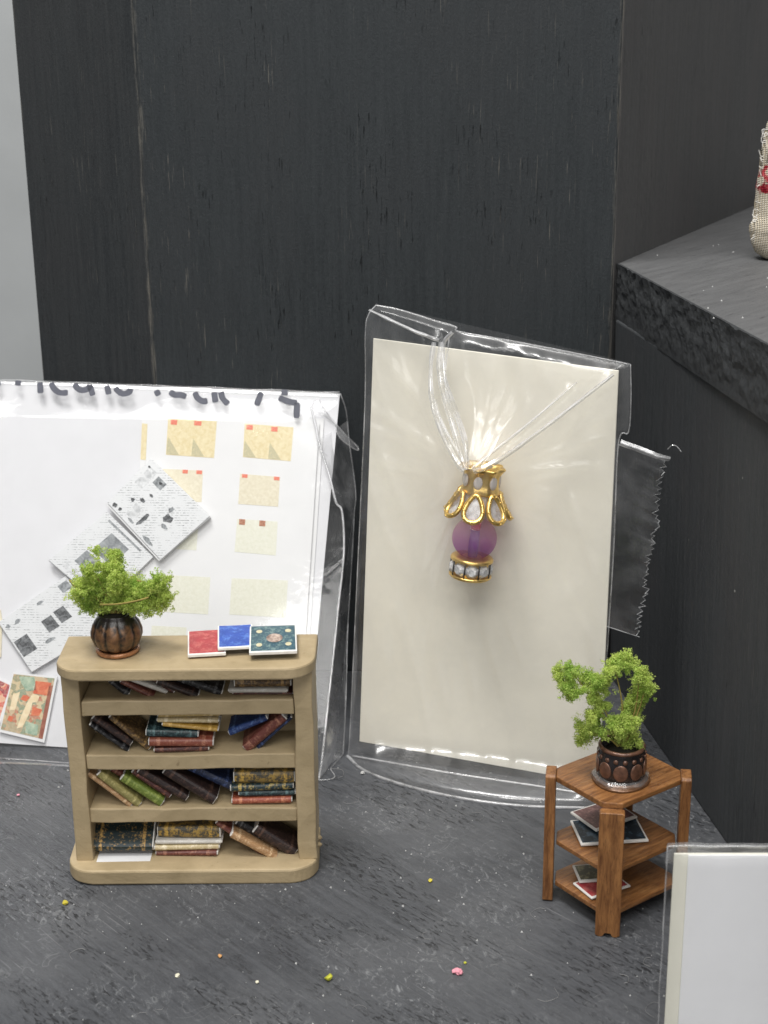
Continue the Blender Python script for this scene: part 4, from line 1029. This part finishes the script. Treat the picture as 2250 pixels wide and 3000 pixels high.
# torn clear tape sticking out at the side
def tape():
    a, b, c, d = Vector((3.60, 22.34, 5.93)), Vector((4.384, 22.155, 5.60)), Vector((4.093, 22.032, 2.678)), Vector((3.55, 22.12, 2.841))
    n = 66; v, f = [], []; rnd = random.Random(4)
    for i in range(n + 1):
        t = i / n; l_ = a.lerp(d, t); r_ = b.lerp(c, t)
        r_ = r_ + Vector((.05 * mnoise.noise(Vector((t * 4, 2, 0))), 0, 0)); r0 = r_.lerp(l_, .12)
        if 0 < i < n: r_ = r_ + Vector(((-.05 if i % 2 else .02) * rnd.uniform(.2, 1.6) + .05 * mnoise.noise(Vector((t * 13, 5, 0))), rnd.uniform(-.03, .03), rnd.uniform(-.02, .02)))
        for k_ in range(4):
            s = k_ / 3; q = l_.lerp(r0, s * 1.4) if k_ < 3 else r_.copy(); q.y -= .06 * math.sin(s * 3) * (1 - t) * .6; v.append(q)
    for i in range(n):
        for k_ in range(3): f.append((i * 4 + k_, i * 4 + k_ + 1, i * 4 + k_ + 5, i * 4 + k_ + 4))
    from_py('tape', v, f, M['tape'], rb, smooth=True)
    edge = [v[i * 4 + 3] for i in range(n + 1)]
    tv, tf = tube(edge, .009, 4); from_py('torn_edge', tv, tf, M['seam'], rb)
    tv, tf = tube([v[n * 4 + k_] for k_ in range(4)], .008, 4); from_py('torn_edge', tv, tf, M['seam'], rb)
    curl = [[(3.70, 22.20, 5.93), (3.68, 22.17, 5.88), (3.66, 22.20, 5.84)], [(4.0, 22.10, 5.84), (3.99, 22.05, 5.79), (3.98, 22.10, 5.74)], [(4.25, 22.03, 5.75), (4.24, 21.99, 5.70), (4.22, 22.04, 5.66)], [(4.44, 22.0, 5.70), (4.43, 21.98, 5.66), (4.41, 22.03, 5.62)]]
    v, f = loft([smooth_line(r_, 8) for r_ in curl]); from_py('tape_curl', v, f, M['fold'], rb, smooth=True)
    v, f = tube(smooth_line([(4.40, 22.07, 5.80), (4.46, 22.05, 5.87), (4.53, 22.03, 5.86), (4.60, 22.0, 5.78)], 14), .008, 4); from_py('tape_thread', v, f, M['fold'], rb)
tape()

# ------------------------------------------------------------------ sleeved white card at the near right
fc = thing('sleeved_card', 'white card in a clear sleeve standing nearest at the lower right', 'card', (3.40, 15.60, 0), (0, 0, R(-1)))
from_bm('cream_card', box_bm(.04, 5.2, .004, .03, .02, 2.58, .006, 1), M['cream_edge'], fc)
from_bm('white_card', box_bm(.205, 5.2, -.018, .0, .02, 2.572, .005, 1), M['lit_white'], fc)
rows = []
for j in range(31):
    z = .012 + 2.66 * j / 30; row = []
    for i in range(41):
        x = -.04 + 5.3 * (i / 40) ** 1.6; ed = min(1, (x + .04) * 5); top = max(0, (z - 2.45) / .22)
        row.append((x + .012 * mnoise.noise(Vector((z * 2, 1, 0))), .02 - .095 * ed * (1 - top ** 2) + .012 * mnoise.noise(Vector((x * 3, z * 2, 5))), z + (.03 * mnoise.noise(Vector((x * 2.2, 0, 3))) if j > 27 else 0)))
    rows.append(row)
v, f = loft(rows); from_py('sleeve_film', v, f, M['film_soft'], fc, smooth=True)
from_py('sleeve_seam', *tube(rows[-1], .012, 5), M['seam'], fc, smooth=True)
from_py('sleeve_seam', *tube([r_[0] for r_ in rows], .011, 5), M['seam'], fc, smooth=True)
v, f = loft([[(x, y + .02 + .03 * k_, z - .10 * k_ + (.03 if k_ == 0 else 0)) for x, y, z in rows[-1]] for k_ in range(4)]); from_py('sleeve_fold', v, f, M['film_milky'], fc, smooth=True)

# ------------------------------------------------------------------ cloth piece on the slab
fb = thing('cloth_cushion', 'cream woven cloth piece with red embroidery standing on the black slab', 'cushion', (7.60, 26.9, 8.0))
prof_l = [(0, .62), (.05, .74), (.15, .84), (.28, .90), (.42, .93), (.52, .95), (.62, .94), (.72, .90), (.85, .87), (1.1, .86), (1.5, .85), (1.9, .83), (2.25, .80), (2.45, .72), (2.60, .52), (2.66, .1)]
v, f = [], []
S_ = 48
pl_ = smooth_line([(a, b, 0) for a, b in prof_l], 60)
for p in pl_:
    for s in range(S_):
        a = 2 * math.pi * s / S_; ca, sa = math.cos(a), math.sin(a)
        rx = p.y * (1 if ca < 0 else 1.9); ry = p.y * .52
        q = Vector((rx * math.copysign(abs(ca) ** .8, ca), ry * math.copysign(abs(sa) ** .8, sa), p.x + .004))
        q += mnoise.noise_vector(q * 3) * .045 + mnoise.noise_vector(q * 13) * .012; q.z = max(q.z, .003)
        v.append(q)
for i in range(len(pl_) - 1):
    for s in range(S_):
        s2_ = (s + 1) % S_; f.append((i * S_ + s, i * S_ + s2_, (i + 1) * S_ + s2_, (i + 1) * S_ + s))
f.append(tuple(range(S_))[::-1]); f.append(tuple((len(pl_) - 1) * S_ + s for s in range(S_)))
from_py('cloth', v, f, M['fabric'], fb, smooth=True)
rnd = random.Random(2)
for i in range(22):
    z = rnd.uniform(.4, 2.3); x = -.86 if z < .9 else -.80
    pts = [(x + .05, -.1, z), (x - rnd.uniform(.02, .08), -.12, z + rnd.uniform(-.06, .06)), (x - rnd.uniform(.04, .12), -.12, z + rnd.uniform(-.1, .1))]
    from_py('thread', *tube(smooth_line(pts, 6), .006, 4), M['pages'], fb)

# ------------------------------------------------------------------ crumbs and dust
def crumb(label, x, y, r_, mk, seed, n=1):
    rnd = random.Random(seed); bm = bmesh.new()
    for i in range(n):
        off = Vector((rnd.uniform(-1, 1), rnd.uniform(-.4, .4), 0)) * r_ * (1.1 if n > 1 else 0)
        q = bmesh.ops.create_icosphere(bm, subdivisions=2, radius=r_ * rnd.uniform(.7, 1))['verts']
        for vv in q:
            vv.co += mnoise.noise_vector(vv.co / r_ * 1.3 + Vector((seed + i, 0, 0))) * r_ * .45; vv.co.z *= .75; vv.co += off + Vector((0, 0, r_ * .6))
    o_ = from_bm('crumb', bm, M[mk], None, loc=(x, y, 0), rot=(0, 0, seed))
    tag(o_, label, 'crumb', 'crumbs scattered on the black board')
crumb('small yellow crumb in front of the bookcase left corner', -4.685, 18.674, .045, 'yellow', 1)
crumb('yellow green crumb, largest on the board in front', -.801, 16.80, .07, 'lime', 2)
crumb('pink crumb cluster lying between bookcase and table', .899, 16.924, .055, 'pink', 3, 4)
crumb('orange crumb in front of the bookcase', -2.304, 17.334, .035, 'orange', 4)
crumb('ivory crumb in front of the orange one', -2.83, 16.906, .035, 'ivory', 5)
crumb('yellow crumb right of the bookcase base', .632, 19.162, .038, 'yellow', 6)
crumb('white bead of dust by the lamp bag corner', -.412, 22.534, .042, 'dust', 7)
crumb('pale pink crumb left of the bookcase by the bag', -6.109, 21.887, .035, 'pink', 8)
crumb('tiny lime crumb beside the pink cluster', 1.03, 17.13, .026, 'lime', 9)
crumb('ivory crumb front of the yellow green one', -1.75, 16.75, .03, 'ivory', 10)
v, f = [], []
rnd = random.Random(21)
def tet(x, y, z, r_):
    i = len(v); a = rnd.uniform(0, 6.28)
    for k_ in range(3): v.append((x + r_ * math.cos(a + 2.1 * k_), y + r_ * math.sin(a + 2.1 * k_), z))
    v.append((x, y, z + r_ * 1.3)); f.extend([(i, i + 1, i + 3), (i + 1, i + 2, i + 3), (i + 2, i, i + 3)])
for _ in range(260):
    x, y = rnd.uniform(-7, 5), rnd.uniform(15.2, 23)
    tet(x, y, .001, rnd.choice((.008, .010, .012, .014, .02)) * rnd.uniform(.7, 1.2))
for _ in range(26): tet(rnd.uniform(4.8, 8), rnd.uniform(21, 29), 8.001, rnd.uniform(.01, .02))
o = from_py('dust', v, f, M['dust']); tag(o, 'fine white dust specks scattered over the black boards', None, None, 'stuff')
v, f = [], []
for _ in range(30):
    x, y = rnd.uniform(-6.8, 4.2), rnd.uniform(15.5, 22.5); a = rnd.uniform(0, 6.28); L_ = rnd.uniform(.08, .3)
    pts = [(x, y, .008), (x + L_ * .4 * math.cos(a), y + L_ * .4 * math.sin(a), .012), (x + L_ * math.cos(a + .7), y + L_ * math.sin(a + .7), .008), (x + L_ * 1.2 * math.cos(a + 1.3), y + L_ * 1.2 * math.sin(a + 1.3), .007)]
    tv, tf = tube(smooth_line(pts, 8), rnd.uniform(.0022, .004), 3); i0 = len(v); v += tv; f += [tuple(i0 + q for q in t) for t in tf]
o = from_py('lint', v, f, M['lintgrey']); tag(o, 'pale curled lint fibres lying on the black board', None, None, 'stuff')
